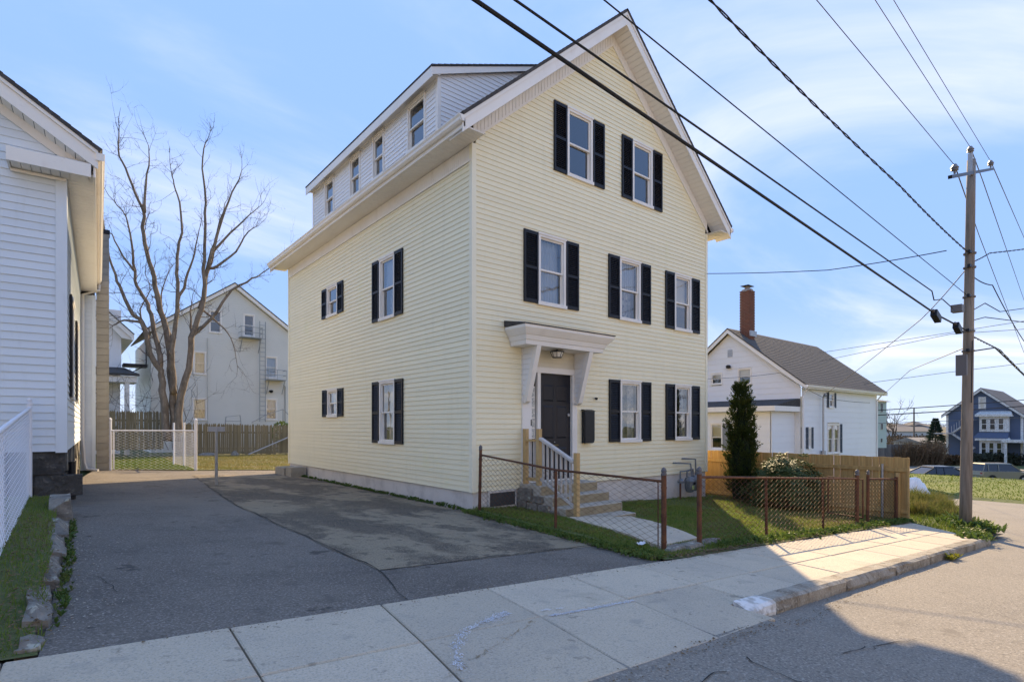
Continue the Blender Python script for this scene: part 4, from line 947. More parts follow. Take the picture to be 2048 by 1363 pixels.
for k in range(460):
    a = random.uniform(0, 6.283); el_ = math.asin(random.uniform(-.12, 1)); sh = random.uniform(.62, 1.0) ** .6
    lump = 1 + .14 * math.sin(3 * a + 1) * math.cos(2.5 * el_) + .08 * math.sin(7 * a)
    c = rc + Vector((math.cos(a) * math.cos(el_) * .98 * sh * lump, math.sin(a) * math.cos(el_) * .86 * sh * lump, .26 + math.sin(el_) * .98 * sh * lump))
    out_ = (c - rc - Vector((0, 0, .2))).normalized() + Vector((0, 0, .45)); out_.normalize()
    if k % 6 == 0: stem.tube([rc + Vector((random.gauss(0, .05), random.gauss(0, .05), -.1)), rc.lerp(c, .5) + Vector((0, 0, .03)), c], [.014, .010, .005], 5)
    sd_ = out_.orthogonal().normalized(); n_ = random.randint(8, 12); ph = random.uniform(0, 6.28)
    for j in range(n_):
        an = ph + 6.283 * j / n_ + random.gauss(0, .15); q = sd_ * math.cos(an) + out_.cross(sd_) * math.sin(an)
        dr_ = (q + out_ * random.uniform(-.15, .55)).normalized(); l = random.uniform(.11, .18); s = dr_.cross(out_).normalized() * l * .15
        b0 = c + dr_ * .015; md = b0 + dr_ * l * .5 + out_ * .008; tp = b0 + dr_ * l - out_ * .012
        m.add([b0, md + s, tp, md - s, md - out_ * .006], [(0, 1, 4), (1, 2, 4), (2, 3, 4), (3, 0, 4)])
m.build('foliage', M_RHO, rh)['kind'] = 'stuff'; stem.build('branches', M_BARK, rh)
# ================================================================ left side
# ---- pale blue neighbour, turned 2.4 degrees
TH = 2.4; O_ = (-6.07, 2.52, 0)
ME = rot(O_, -TH); MS = rot(O_, -TH + 90)
nb = thing('pale_blue_house', 'pale blue clapboard house with white trim at the left edge', 'house', (-6.2, 4, .4))
NZ, NE_, NL = 1.22, 5.62, 9.2
NR = .66                                    # roof slope
rtop = lambda x: 5.99 - NR * (x - .42) if True else 0   # roof top height over x (right eave at .42)
def ngx(z): return (-4.6, min(-.115, .42 - (z - 5.53) / NR - .42)) if z > NE_ - .1 else (-4.6, -.115)
wall_part(nb, 'front_wall', ME, NZ, 7.6, .122, lambda z: (-4.6, max(-4.6, min(-.115, .42 + (5.60 - z) / NR))) , [], M_BSID, lip=.018)
sw_ = [(1.30, 3.0, 2.14, 3.95), (4.4, 6.0, 2.2, 3.95)]
holesS = [(a + .40, b - .30, c + .02, d - .01) for a, b, c, d in sw_]
wall_part(nb, 'side_wall', MS, NZ, NE_, .122, lambda z: (.05, NL), holesS, M_BSID, lip=.018)
for a, b, c, d in sw_:
    window(nb, MS, a + .38, b - .28, c, d, dress=None)
    shutter(nb, MS, a, .36, c, round(d - c, 2)); 
MB().box(-.115, .026, -.028, 0, NZ - .02, NE_ + .1).box(0, .026, 0, .10, NZ - .02, NE_).build('corner_board', M_BSID, nb, ME)
# stone foundation
fm = MB(); fm.box(-4.6, -.04, .03, .5, -.3, NZ + .01).box(-.5, -.05, .5, NL, -.3, NZ + .01); fb_ = fm.build('foundation', M_STONED, nb, ME)
for i in range(16):
    for j in range(3):
        y0 = -.02 + i * .58 + (.2 if j % 2 else 0) ; 
        if y0 > NL - .6: continue
        z0 = .15 + j * .36; r_ = lambda s=.02: random.uniform(-s, s)
        MB().hexa([(-.06, y0 + .02, z0), (.0 + r_(), y0 + .02 + r_(), z0 + r_()), (.0 + r_(), y0 + .55, z0 + r_()), (-.06, y0 + .55, z0), (-.06, y0 + .02, z0 + .34), (.0 + r_(), y0 + .03, z0 + .33 + r_()), (.0 + r_(), y0 + .54, z0 + .33), (-.06, y0 + .54, z0 + .34)]).build('foundation_stone', M_STONED if (i + j) % 3 else M_STONE, fb_, ME)
for i in range(6):
    for j in range(3):
        x0 = -.62 - i * .62 + (.25 if j % 2 else 0); z0 = .15 + j * .36; r_ = lambda s=.025: random.uniform(-s, s)
        MB().hexa([(x0, -.0 + r_(), z0), (x0 + .59, -.0 + r_(), z0 + r_(.01)), (x0 + .59, .05, z0), (x0, .05, z0), (x0 + .01, .0 + r_(), z0 + .34), (x0 + .58, .0 + r_(), z0 + .33), (x0 + .59, .05, z0 + .34), (x0, .05, z0 + .34)]).build('foundation_stone', M_STONED, fb_, ME)
MB().tube([(.05, 1.05, .0), (.05, 1.05, 1.0)], .06, 8).build('conduit', M_BLK, nb, ME)
# roof, rake, cornice return, soffits, gutter and downspout
roof_pts = lambda x, y: ME @ Vector((x, y, rtop(x)))
roof_plane(roof_pts(.47, -.40), roof_pts(.47, NL + .1), roof_pts(-3.4, -.40), roof_pts(-3.4, NL + .1), 30, M_SHING, nb, name='roof')
Rk = lambda x, o: rtop(x) - o
def rakebar(x0, x1, o0, o1, y, t, name, mat=M_WHT): MB().ext([(x0, y, Rk(x0, o0)), (x0, y, Rk(x0, o1)), (x1, y, Rk(x1, o1)), (x1, y, Rk(x1, o0))], (0, t, 0)).build(name, mat, nb, ME)
rakebar(.42, -3.4, .06, .34, -.36, .03, 'rake_board'); rakebar(.42, -3.4, .05, .12, -.385, .022, 'rake_moulding')
m = MB(); n = 30
for k in range(n):
    x0, x1 = .38 - 3.7 * (k + .04) / n, .38 - 3.7 * (k + .96) / n
    m.hexa([(x0, -.328, Rk(x0, .33)), (x1, -.328, Rk(x1, .33)), (x1, -.02, Rk(x1, .33)), (x0, -.02, Rk(x0, .33)), (x0, -.328, Rk(x0, .32)), (x1, -.328, Rk(x1, .32)), (x1, -.02, Rk(x1, .32)), (x0, -.02, Rk(x0, .32))])
m.build('rake_soffit', M_WHT, nb, ME)
rakebar(.36, -3.4, .33, .48, -.05, .03, 'rake_frieze')
cr2 = MB(); cr2.box(-.66, .33, -.37, -.332, 5.50, 5.70).box(-.66, -.63, -.33, -.02, 5.5, 5.70); ret = cr2.build('cornice_return', M_WHT, nb, ME)
for k in range(8): MB().box(-.62 + k * .115, -.62 + k * .115 + .108, -.33, -.03, 5.51, 5.52).build('soffit_panel', M_WHT, ret, ME)
MB().hexa([(-.655, -.36, 5.702), (.32, -.36, 5.702), (.32, -.02, 5.702), (-.655, -.02, 5.702), (-.655, -.36, 5.706), (.32, -.36, 5.706), (.32, -.02, 5.85), (-.655, -.02, 5.85)]).build('return_roof', M_WHT, ret, ME)
MB().box(-.64, .02, -.06, -.03, 5.455, 5.498).build('return_moulding', M_WHT, ret, ME)
m = MB(); n = 70
for k in range(n): m.box(.03, .36, -.3 + (NL + .3) * (k + .05) / n, -.3 + (NL + .3) * (k + .95) / n, 5.545, 5.555)
m.box(.0, .36, -.3, NL, 5.556, 5.562); m.build('soffit', M_WHT, nb, ME)
MB().box(.36, .39, -.33, NL + .05, 5.52, 5.93).build('fascia', M_WHT, nb, ME)
pr = [(0, .0), (.05, .0), (.085, .03), (.09, .075), (.115, .105), (.115, .12), (.1, .108), (.075, .04), (.045, .01), (0, .01)]
MB().ext([(.392 + a, -.38, 5.78 + b) for a, b in pr], (0, NL + .45, 0)).box(.392, .50, -.384, -.381, 5.785, 5.90).build('gutter', M_WHT, nb, ME)
dsx = MB().tube([(.44, NL + .02, 5.79), (.44, NL + .0, 5.62), (.06, NL - .12, 5.42), (.06, NL - .12, 1.2), (.10, NL - .14, .55), (.16, NL - .2, .36), (.42, NL - .35, .33)], .045, 6); dsx.build('downspout', M_WHT, nb, ME)
# rear wing and block chimney
MW = ME @ Matrix.Translation((0, NL, 0))
wall_part(nb, 'wing_wall', MW, .32, 5.45, .122, lambda z: (.0, .27), [], M_BSID, lip=.018)
MB().box(.27, .36, -.028, .3, .3, 5.45).build('corner_board', M_BSID, nb, MW)
MB().box(-3, .34, .0, 3.5, 5.40, 5.55).build('wing_roof', M_SHING, nb, MW)
ch = MB().box(.40, .66, .03, .42, .1, 7.32).build('chimney', M_MORT, nb, MW)
bk = mesh_of(MB().box(0, .305, 0, .43, 0, .192), 'chimney_block', M_BLOCK)
for k in range(36): place(bk, 'chimney_block', None, ch, MW @ Matrix.Translation((.375 + random.uniform(-.003, .003), .0 + random.uniform(-.003, .003), .12 + k * .2)))
MB().box(.37, .70, -.02, .45, 7.325, 7.44).build('chimney_cap', M_BLK, ch, MW)
# ---- verge left of the driveway: grass, stones, white chain link
vz = lambda u, v: -.06 * u - .015 + .17 * sst(-4.7, -2.5, v)
patch('side_verge', [(v, -8.5, -6.22 + .03 * math.sin(2 * v)) for v in frange(-4.72, 2.6, .4)], vz, M_LAWN, 10)
tag(blades('verge_grass', [(-7.3, -4.7), (-6.2, -4.7), (-6.15, 2.3), (-7.3, 2.3)], 11000, .055, vz, M_GRASS, .004, .8), 'grass strip between the white fence and the driveway', 'grass')
tag(litter('verge_litter', [(-6.4, -4.6), (-6.33, -2.5), (-6.35, 0)], 1000, .13, lambda u, v: vz(u, v) + .02, s=.012), 'dry leaves in the grass strip beside the driveway', 'leaf litter')
stl = [(-6.13, 1.0, .26, .95, .30, 'squared grey stone block at the house end of the driveway edge'), (-6.14, -.35, .20, 1.1, .22, 'lichen-spotted leaning edge stone next to the squared block'), (-6.17, -1.55, .18, 1.05, .20, 'long lichen-spotted edge stone midway along the driveway'),
       (-6.20, -2.65, .17, 1.0, .17, 'low tilted edge stone with pale lichen'), (-6.24, -3.72, .14, 1.0, .12, 'thin grey edge stone nearest the sidewalk'), (-6.26, -4.55, .12, .22, .03, 'flat broken concrete lump at the sidewalk corner')]
for i, (x, y, w_, l, h_, lb) in enumerate(stl):
    m = MB(); n = 7; rows = []; z0 = -.06 * x
    for k in range(n):
        yy = y - l / 2 + l * k / (n - 1); j = lambda s=.02: random.uniform(-s, s); e_ = .55 if k in (0, n - 1) else 1
        rows.append([(x + w_ * .5, yy, z0 - .1), (x + w_ * .42 + j(), yy, z0 + h_ * .25), (x + w_ * .02 + j(.015), yy, z0 + h_ * .66 * e_ + j(.02)), (x - w_ * .4 + j(.015), yy, z0 + h_ * (.66 if i != 0 else 1.0) * e_ + j()), (x - w_ * .5, yy, z0 - .1)])
        if i == 0: rows[-1][2] = (x + w_ * .42 + j(.01), yy, z0 + h_ + j(.01)); rows[-1][1] = (x + w_ * .5 + j(.01), yy, z0 + .05)
    m.v = [p for r in rows for p in r]; m.f = [(r * 5 + k, (r + 1) * 5 + k, (r + 1) * 5 + k + 1, r * 5 + k + 1) for r in range(n - 1) for k in range(4)] + [tuple(range(5)), tuple((n - 1) * 5 + k for k in range(5))[::-1]]
    tag(m.build('edge_stone', M_STONE), lb, 'stone', 'stones along the driveway edge')
tag(weeds('stone_weeds', [(-6.14, -4.3), (-6.07, -2.5), (-6.03, -.5), (-6.0, .6)], 150, .025, dz, M_WEED, .07, .012), 'weeds sprouting at the foot of the edge stones', 'weeds')
wf = thing('chain_link_fence', 'white coated chain-link fence in the left foreground', 'fence', (-6.5, 0, .5))
fq = lambda v: -6.50 + .004 * v
za0, za1 = .40, .42
ztop = lambda v: 1.56 + (v + 2.7) * .062
m = MB(); vA, vB_ = -5.6, 2.36
chain(m, (fq(vA), vA, .36), (fq(vB_), vB_, .46), (fq(vA), vA, ztop(vA)), (fq(vB_), vB_, ztop(vB_)), .070, .0020, 4); m.build('chain_mesh', M_CLWHT, wf)
MB().tube([(fq(vA), vA, ztop(vA) + .01), (fq(vB_), vB_, ztop(vB_) + .01)], .021, 8).build('top_rail', M_CLWHT, wf)
lp_ = MB().tube([(fq(vB_), vB_, .2), (fq(vB_), vB_, ztop(vB_) + .06)], .036, 10).build('post', M_CLWHT, wf)
MB().lathe([(.04, 0), (.042, .03), (.02, .035), (.028, .05), (.034, .075), (.026, .10), (.006, .112)], (fq(vB_), vB_, ztop(vB_) + .0605), 12).build('cap', M_CLWHT, lp_)
for v in (-2.0, -4.6): MB().tube([(fq(v) - .03, v, .2), (fq(v) - .03, v, ztop(v))], .025, 8).build('post', M_CLWHT, wf)

# ---- metal post in the driveway
sp = thing('metal_post', 'slim grey metal post with a small bracket plate standing in the driveway', 'post', (-3.17, 6.36, .19))
MB().tube([(-3.17, 6.36, .1), (-3.17, 6.36, 1.52)], .035, 8).build('pole', M_GALV, sp); MB().box(-3.36, -2.98, 6.33, 6.39, 1.48, 1.60).build('plate', M_GREYW, sp)
# ---- rear concrete step
rs = thing('rear_step', 'low concrete step at the back corner of the yellow house', 'step', (-.3, 10.4, 0))
MB().box(-.55, -.03, 9.75, 10.7, -.2, .26).build('tread', M_BLOCK, rs); MB().box(-.5, -.03, 9.2, 9.745, -.2, .30).build('block', M_BLOCK, rs)
# ---- back lawn
bz = lambda u, v: H(u, v) + .01 + .02 * math.sin(u * 1.7) * math.sin(v)
patch('back_lawn', [(v, -12, 14) for v in frange(12.9, 26.4, .75)], bz, M_LAWND, 40)
patch('back_lawn', [(11.95, -5.2, -2.55), (12.4, -5.6, -1.5), (12.92, -6, 3.3)], lambda u, v: -.06 * u + .012, M_LAWN, 12)
tag(blades('yard_grass', [(-6, 12.1), (-2.7, 12.1), (-2.2, 24.6), (-7, 24.6)], 26000, .07, lambda u, v: max(bz(u, v), -.06 * u * (1 if v < 13 else 0)) if v > 13 else -.06 * u, M_GRASSB, .011, .8), 'bright green grass inside the white wire fence', 'grass')
tag(blades('yard_dry_grass', [(-2.6, 12.2), (2.8, 12.9), (7, 24.8), (-2.2, 24.8)], 26000, .06, lambda u, v: bz(u, v) if v > 13 else -.06 * u, M_GRASSD, .012, .9), 'dry tan grass behind the driveway', 'grass')
# ---- white wire gate and panel behind the driveway
wg = thing('chain_link_fence', 'small white chain-link enclosure at the end of the driveway', 'fence', (-3.8, 12, .2))
g0, g1, g2 = (-4.98, 11.75), (-2.68, 12.0), (-2.55, 17.5)
for p in (g0, g1): 
    q = MB().tube([(*p, .1), (*p, 1.78)], .045, 8).build('post', M_CLWHT, wg); MB().lathe([(.05, 0), (.05, .03), (.03, .07), (.004, .09)], (*p, 1.7805), 10).build('cap', M_CLWHT, q)
for p in ((-2.62, 14.6), g2): MB().tube([(*p, .0), (*p, 1.75)], .035, 8).build('post', M_CLWHT, wg)
MB().tube([(*g0, 1.48), (*g1, 1.46)], .022, 8).build('top_rail', M_CLWHT, wg); MB().tube([(*g1, 1.46), (*g2, 1.42)], .022, 8).build('top_rail', M_CLWHT, wg)
MB().tube([(g0[0] + .09, g0[1], .32), (g0[0] + .09, g0[1], 1.48)], .018, 8).build('gate_stile', M_CLWHT, wg)
m = MB(); chain(m, (*g0, .30), (*g1, .2), (*g0, 1.47), (*g1, 1.45), .082, .0050, 3); chain(m, (*g1, .2), (*g2, .1), (*g1, 1.45), (*g2, 1.41), .082, .0024, 3); m.build('chain_mesh', M_CLWHT, wg)
MB().tube([(-5.02, 13.5, .2), (-5.02, 13.5, 3.1)], .03, 8).build('tall_pole', M_GALV, wg)
# ---- weathered picket fence
pf = thing('picket_fence', 'weathered grey-brown stockade fence across the back yard', 'fence', (0, 25.5, 0))
def pkt(h_): return mesh_of(MB().ext([(-.045, 0, 0), (.045, 0, 0), (.045, 0, h_ - .09), (0, 0, h_), (-.045, 0, h_ - .09)], (0, .02, 0)), 'picket', M_WEATH)
pA, pB = pkt(2.0), pkt(1.72)
x = -7.6
while x < -1.95: place(pA, 'picket', None, pf, Matrix.Translation((x, 25.5 + random.uniform(-.01, .01), .40 + random.uniform(-.03, .03))) @ Matrix.Rotation(random.uniform(-.015, .015), 4, 'Y')); x += .097
x = -1.35
while x < 8.4: place(pB, 'picket', None, pf, Matrix.Translation((x, 25.5 + random.uniform(-.01, .01), .05 - .02 * x + random.uniform(-.03, .03))) @ Matrix.Rotation(random.uniform(-.02, .02), 4, 'Y')); x += .099
for z in (.8, 1.9): MB().beam((-7.6, 25.56, z), (-1.95, 25.56, z), .05, .09).build('rail', M_WEATH, pf)
for z in (.4, 1.3): MB().beam((-1.35, 25.56, z), (8.4, 25.56, z - .18), .05, .09).build('rail', M_WEATH, pf)
pl = tag(MB().beam(onv(497, 908, 24.8), onv(590, 868, 25.3), .12, .04).build('leaning_plank', M_GREYW), 'long pale plank leaning on the back fence', 'plank')
for i, (px, py, r_, lb) in enumerate([(415, 907, .5, 'low pale heap of debris at the foot of the fence'), (470, 905, .22, 'small pale rock by the fence')]):
    c = onv(px, py, 24.7); c.z = bz(c.x, c.y); m = MB()
    m.lathe([(r_, -.05), (r_ * .95, .06), (r_ * .6, .14 + .05 * i), (r_ * .1, .17 + .08 * i)], tuple(c), 9); m.v = [(p[0] + random.uniform(-.06, .06) * r_, p[1], p[2] + random.uniform(-.03, .03)) for p in m.v]
    tag(m.build('debris_heap' if i == 0 else 'rock', M_STONE), lb, 'debris' if i == 0 else 'rock')

# ================================================================ bare tree
TV = 24.2
tree = thing('bare_tree', 'tall bare multi-stemmed tree in front of the back fence', 'tree', (-1.7, TV, .1))
stems = [
 ([(334, 880), (332, 854), (325, 780), (320, 740), (300, 706), (285, 645), (266, 628), (246, 586), (229, 549), (214, 495), (205, 440)], 9.5, 0),
 ([(320, 735), (320, 712), (312, 679), (302, 629), (291, 602), (272, 571), (268, 540), (265, 500), (258, 455), (250, 430), (229, 404)], 6.5, .5),
 ([(345, 880), (348, 854), (346, 786), (340, 725), (334, 663), (322, 623), (312, 580), (308, 555), (294, 505), (285, 454), (288, 424), (270, 387), (251, 336), (236, 302), (238, 265)], 9.5, .3),
 ([(288, 424), (293, 370), (299, 316), (294, 285)], 3.2, .3),
 ([(346, 786), (345, 740), (343, 712), (348, 663), (356, 601), (354, 549), (356, 498), (363, 464), (358, 404), (348, 370), (343, 345)], 7.0, -.6),
 ([(352, 880), (356, 848), (362, 793), (377, 737), (383, 675), (402, 617), (410, 571), (408, 539), (410, 471), (412, 404), (405, 336), (411, 285)], 10, -.2),
 ([(383, 675), (393, 663), (436, 620), (464, 580), (504, 558), (525, 546), (548, 528)], 5.0, -.9),
 ([(402, 617), (418, 522), (435, 471), (449, 420), (472, 370), (484, 340)], 5.5, -.5),
 ([(416, 535), (435, 532), (472, 502), (496, 464), (516, 451)], 4.0, -1.1),
 ([(425, 505), (439, 488), (472, 454), (500, 430), (523, 410)], 3.8, -.2),
 ([(377, 737), (385, 690), (381, 640), (384, 600)], 5.5, .2),
 ([(340, 725), (345, 690), (330, 640), (322, 600), (330, 560), (345, 530)], 3.5, .9),
 ([(356, 601), (372, 560), (385, 520), (395, 480), (398, 455)], 3.6, -.9),
 ([(285, 645), (250, 640), (225, 650), (205, 640)], 3.2, .6),
 ([(300, 706), (290, 660), (280, 620), (300, 580), (290, 545)], 2.6, 1.0),
 ([(402, 617), (430, 640), (455, 665), (470, 700), (475, 740)], 2.6, -1.2),
 ([(268, 540), (245, 510), (225, 470), (208, 462)], 2.8, .9),
 ([(409, 560), (430, 500), (440, 440), (455, 395)], 3.4, .4),
]
brm = MB(); twm = MB()
def jit(s): return Vector((random.gauss(0, s), random.gauss(0, s), random.gauss(0, s)))
def smooth_path(pts):
    o = []
    for i in range(len(pts) - 1):
        p0, p1, p2, p3 = pts[max(i - 1, 0)], pts[i], pts[i + 1], pts[min(i + 2, len(pts) - 1)]
        for k in range(3):
            t = k / 3; o.append(.5 * ((2 * p1) + (p2 - p0) * t + (2 * p0 - 5 * p1 + 4 * p2 - p3) * t * t + (3 * p1 - p0 - 3 * p2 + p3) * t ** 3))
    o.append(pts[-1]); return o
def twig(p, d, L_, r, lvl):
    pts = [p]; q = p.copy(); d = d.normalized(); n = 4
    for k in range(n):
        d = (d + jit(.22) + Vector((0, 0, .10))).normalized(); q = q + d * L_ / n; pts.append(q.copy())
    twm.tube(pts, [r * (1 - .8 * k / n) for k in range(n + 1)], 3, cap=False)
    if lvl > 0:
        for _ in range(random.randint(2, 4)):
            i = random.randint(1, n); dd = (d + jit(.75)).normalized(); twig(pts[i], dd, L_ * random.uniform(.35, .65), r * .55, lvl - 1)
for pix, wpx, off in stems:
    pts = []
    for k, (px, py) in enumerate(pix): pts.append(onv(px, py, TV + off * min(1, k / 4)))
    pts = smooth_path(pts); n = len(pts)
    r0 = wpx * 27 / 1112 * .92
    rs_ = [r0 * (1 - .90 * (i / (n - 1)) ** .8) + .005 for i in range(n)]
    pts = [p + jit(.02) for p in pts]
    twig(pts[-1], pts[-1] - pts[-2], 1.3, rs_[-1], 2)
    brm.tube(pts, rs_, 7)
    for i in range(2, n):
        if pts[i].z < 4.6: continue
        for _ in range(2 if i < n * .5 else 3):
            if random.random() < .42:
                d = (pts[i] - pts[i - 1]).normalized() + jit(.65); d.y *= .8
                twig(pts[i], d, random.uniform(.5, 1.7) * (.6 + .5 * (i / n)), max(.011, rs_[i] * .24), 2)
trunk = brm.build('trunk', M_BARK, tree, smooth=True)
twm.build('twigs', M_TWIG, tree)['kind'] = 'stuff'

# ================================================================ rear grey-green house
rg = thing('grey_green_house', 'three storey grey-green gable house with fire escapes behind the tree', 'house', (2.7, 34, 0))
GV = 31.0; MG = rot((0, GV, 0), 0); GX0, GX1, GP, GR = -1.9, 7.3, 2.68, 10.95
gsl = (GR - 7.45) / (GX1 + .2 - GP)
gh = lambda z: (max(GX0, GP - (GR - .35 - z) / gsl), min(GX1, GP + (GR - .35 - z) / gsl)) if z > 7.0 else (GX0, GX1)
gw = [(1.22, 1.96, 7.6, 9.02, None), (3.24, 3.95, 7.58, 9.02, None), (.33, 1.06, 4.88, 6.3, 'curtain'), (4.6, 5.40, 4.88, 6.32, 'curtain'), (.28, 1.1, 2.0, 3.35, 'half'), (4.62, 5.39, 2.03, 3.45, 'half')]
wall_part(rg, 'front_wall', MG, -.3, GR - .38, .15, gh, [(a + .04, b - .04, c + .03, d - .02) for a, b, c, d, _ in gw], M_GSID, lip=.02, sep=False)
for a, b, c, d, dr in gw: window(rg, MG, a, b, c, d, dress=dr, frame=M_WHT, cw=.07)
wall_part(rg, 'side_wall', rot((GX0, GV, 0), -90), -.3, 7.1, .15, lambda z: (-9, 0), [], M_GSID, lip=.02, sep=False)
for xe in (GX0 - .3, GX1 + .3):
    ze = GR - gsl * abs(xe - GP)
    roof_plane((xe, GV - .3, ze), (xe, GV + 9, ze), (GP, GV - .3, GR), (GP, GV + 9, GR), 30, M_SHING, rg)
    MB().ext([(xe, GV - .27, ze - .05), (xe, GV - .27, ze - .30), (GP, GV - .27, GR - .30), (GP, GV - .27, GR - .05)], (0, .04, 0)).build('rake_board', M_WHT, rg)
    MB().ext([(xe, GV - .225, ze - .28), (xe, GV - .005, ze - .28), (xe, GV - .005, ze - .30), (xe, GV - .225, ze - .30)], (GP - xe, 0, GR - ze)).build('rake_soffit', M_WHT, rg)
MB().box(3.6, 4.0, GV + 3.3, GV + 3.8, 8, 10.75).build('vent_stack', M_BLK, rg)
M_IRON = mk('grey_iron', (.30, .31, .30), .6)
def balcony(x0, x1, z):
    b_ = MB(); b_.box(x0, x1, GV - .75, GV - .03, z, z + .05); bl = b_.build('fire_escape_deck', M_IRON, rg)
    for zz in (.35, .7):
        MB().tube([(x0, GV - .03, z + zz), (x0, GV - .73, z + zz), (x1, GV - .73, z + zz), (x1, GV - .03, z + zz)], .018, 5).build('guard_rail', M_IRON, bl)
    for x in (x0, (x0 + x1) / 2, x1): MB().tube([(x, GV - .73, z), (x, GV - .73, z + .72)], .015, 5).build('baluster', M_IRON, bl)
    for x in (x0 + .08, x1 - .08): MB().tube([(x, GV - .70, z), (x, GV - .03, z - .9)], .025, 5).build('brace', M_IRON, bl)
balcony(2.95, 4.25, 7.38); balcony(4.6, 5.78, 4.68)
for x in (4.20, 4.56): MB().tube([(x, GV - .28, 1.9), (x, GV - .28, 8.6)], .025, 5).build('ladder_rail', M_IRON, rg)
for k in range(22): MB().tube([(4.20, GV - .28, 2.05 + k * .3), (4.56, GV - .28, 2.05 + k * .3)], .016, 5).build('ladder_rung', M_IRON, rg)
MB().tube([(1.15, GV - .06, -.2), (1.15, GV - .06, 7.2)], .035, 6).build('downpipe', M_GSID, rg)
MB().lathe([(.03, 0), (.14, -.05), (.12, -.14), (.03, -.2)], (4.95, GV - .18, 4.05), 10).build('wall_lamp', M_BLK, rg)
MB().tube([(5.9, GV - .06, -.2), (5.9, GV - .06, 4.3), (5.7, GV - .4, 4.4)], .03, 6).build('vent_pipe', M_IRON, rg)
# bits showing above the picket fence
sh_ = thing('round_shrub', 'small clipped green shrub peeking over the back fence', 'shrub', (5.0, 28.5, 0)); c = Vector((4.95, 28.5, 1.15)); m = MB()
for _ in range(1500):
    d = jit(1).normalized(); quadleaf(m, c + Vector((d.x * .62, d.y * .5, d.z * .75)) * random.uniform(.8, 1), d + jit(.4), jit(1), .1, .03)
m.build('foliage', M_WEED, sh_)['kind'] = 'stuff'; MB().tube([(4.95, 28.5, -.1), (4.95, 28.5, 1.1)], .05, 6).build('stem', M_BARK, sh_)
sw = thing('swing_frame', 'thin pale metal play frame behind the back fence', 'play frame', (2.0, 28.2, 0))
m = MB().tube([onv(447, 880, 28.2), onv(452, 833, 28.2), onv(480, 830, 28.2), onv(486, 880, 28.2)], .03, 6); m.build('arch', M_IRON, sw); MB().tube([onv(451, 842, 28.2), onv(482, 842, 28.2)], .02, 6).build('bar', M_IRON, sw)
hr_ = thing('stair_handrail', 'pale metal handrail slanting behind the back fence', 'handrail', (4.4, 29, 0))
MB().tube([onv(503, 845, 29), onv(530, 830, 29), onv(566, 818, 29), onv(578, 830, 29)], .025, 6).build('rail', M_IRON, hr_); MB().tube([onv(566, 818, 29), onv(566, 880, 29)], .025, 6).build('post', M_IRON, hr_)
# ================================================================ white house beyond the chimney
wh = thing('white_rear_house', 'white house sliver with a porch roof left of the bare tree', 'house', (-5, 34, 0))
MWr = rot((-3.45, 30, 0), 0)
wall_part(wh, 'front_wall', MWr, 4.55, 8.2, .13, lambda z: (-5, 0), [], M_WSID, sep=False)
wall_part(wh, 'side_wall', rot((-3.45, 30, 0), 90), 4.55, 7.2, .13, lambda z: (0, 8), [], M_WSID, sep=False)
roof_plane((-2.85, 29.5, 6.85), (-2.85, 38, 6.85), (-5.4, 29.5, 9.3), (-5.4, 38, 9.3), 16, M_SHINGG, wh)
MB().ext([(-2.87, 29.52, 6.8), (-2.87, 29.52, 6.5), (-5.4, 29.52, 8.95), (-5.4, 29.52, 9.25)], (0, .04, 0)).build('rake_board', M_WHT, wh)
MB().ext([(-2.9, 29.6, 6.5), (-3.44, 29.6, 6.6), (-5.0, 29.6, 8.4), (-5.0, 29.6, 8.9)], (0, 8, 0)).build('eave_soffit', M_WHT, wh)
MB().hexa([(-8, 28.0, 4.35), (-2.75, 28.0, 4.35), (-3.3, 30, 4.7), (-8, 30, 4.7), (-8, 28.0, 4.47), (-2.75, 28.0, 4.47), (-3.3, 30, 4.95), (-8, 30, 4.95)]).build('porch_roof', M_SHING, wh)
MB().box(-8, -2.85, 28.1, 30, 4.0, 4.345).build('porch_beam', M_WHT, wh)
MB().box(-3.42, -3.2, 28.15, 28.35, 0, 4.0).build('porch_post', M_WHT, wh); MB().box(-8, -3.5, 29.9, 30.1, 0, 4.5).build('porch_wall', M_WSID, wh)
MB().box(-3.4, -2.25, 29.2, 30.2, 4.98, 5.14).build('balcony_deck', M_BLK, wh); MB().tube([(-2.32, 29.25, 5.14), (-2.32, 29.25, 6.25)], .04, 6).build('balcony_post', M_BLK, wh); MB().tube([(-2.5, 29.3, 4.98), (-3.3, 29.3, 4.45)], .03, 6).build('balcony_brace', M_BLK, wh)
for i, (x0, x1, lb) in enumerate([(-6.5, -4.0, 'brown bare brush in front of the white rear house'), (-3.3, -1.0, 'thin bare saplings behind the back fence')]):
    br_ = thing('bare_shrub', lb, 'shrub', ((x0 + x1) / 2, 27, 0)); twm = MB()
    for _ in range(26 if i == 0 else 14):
        p = Vector((random.uniform(x0, x1), random.uniform(26.3, 28), .3)); twig(p, Vector((random.gauss(0, .12), random.gauss(0, .12), 1)), random.uniform(2.4, 4.2), .022, 2)
    twm.build('stems', M_TWIG, br_)
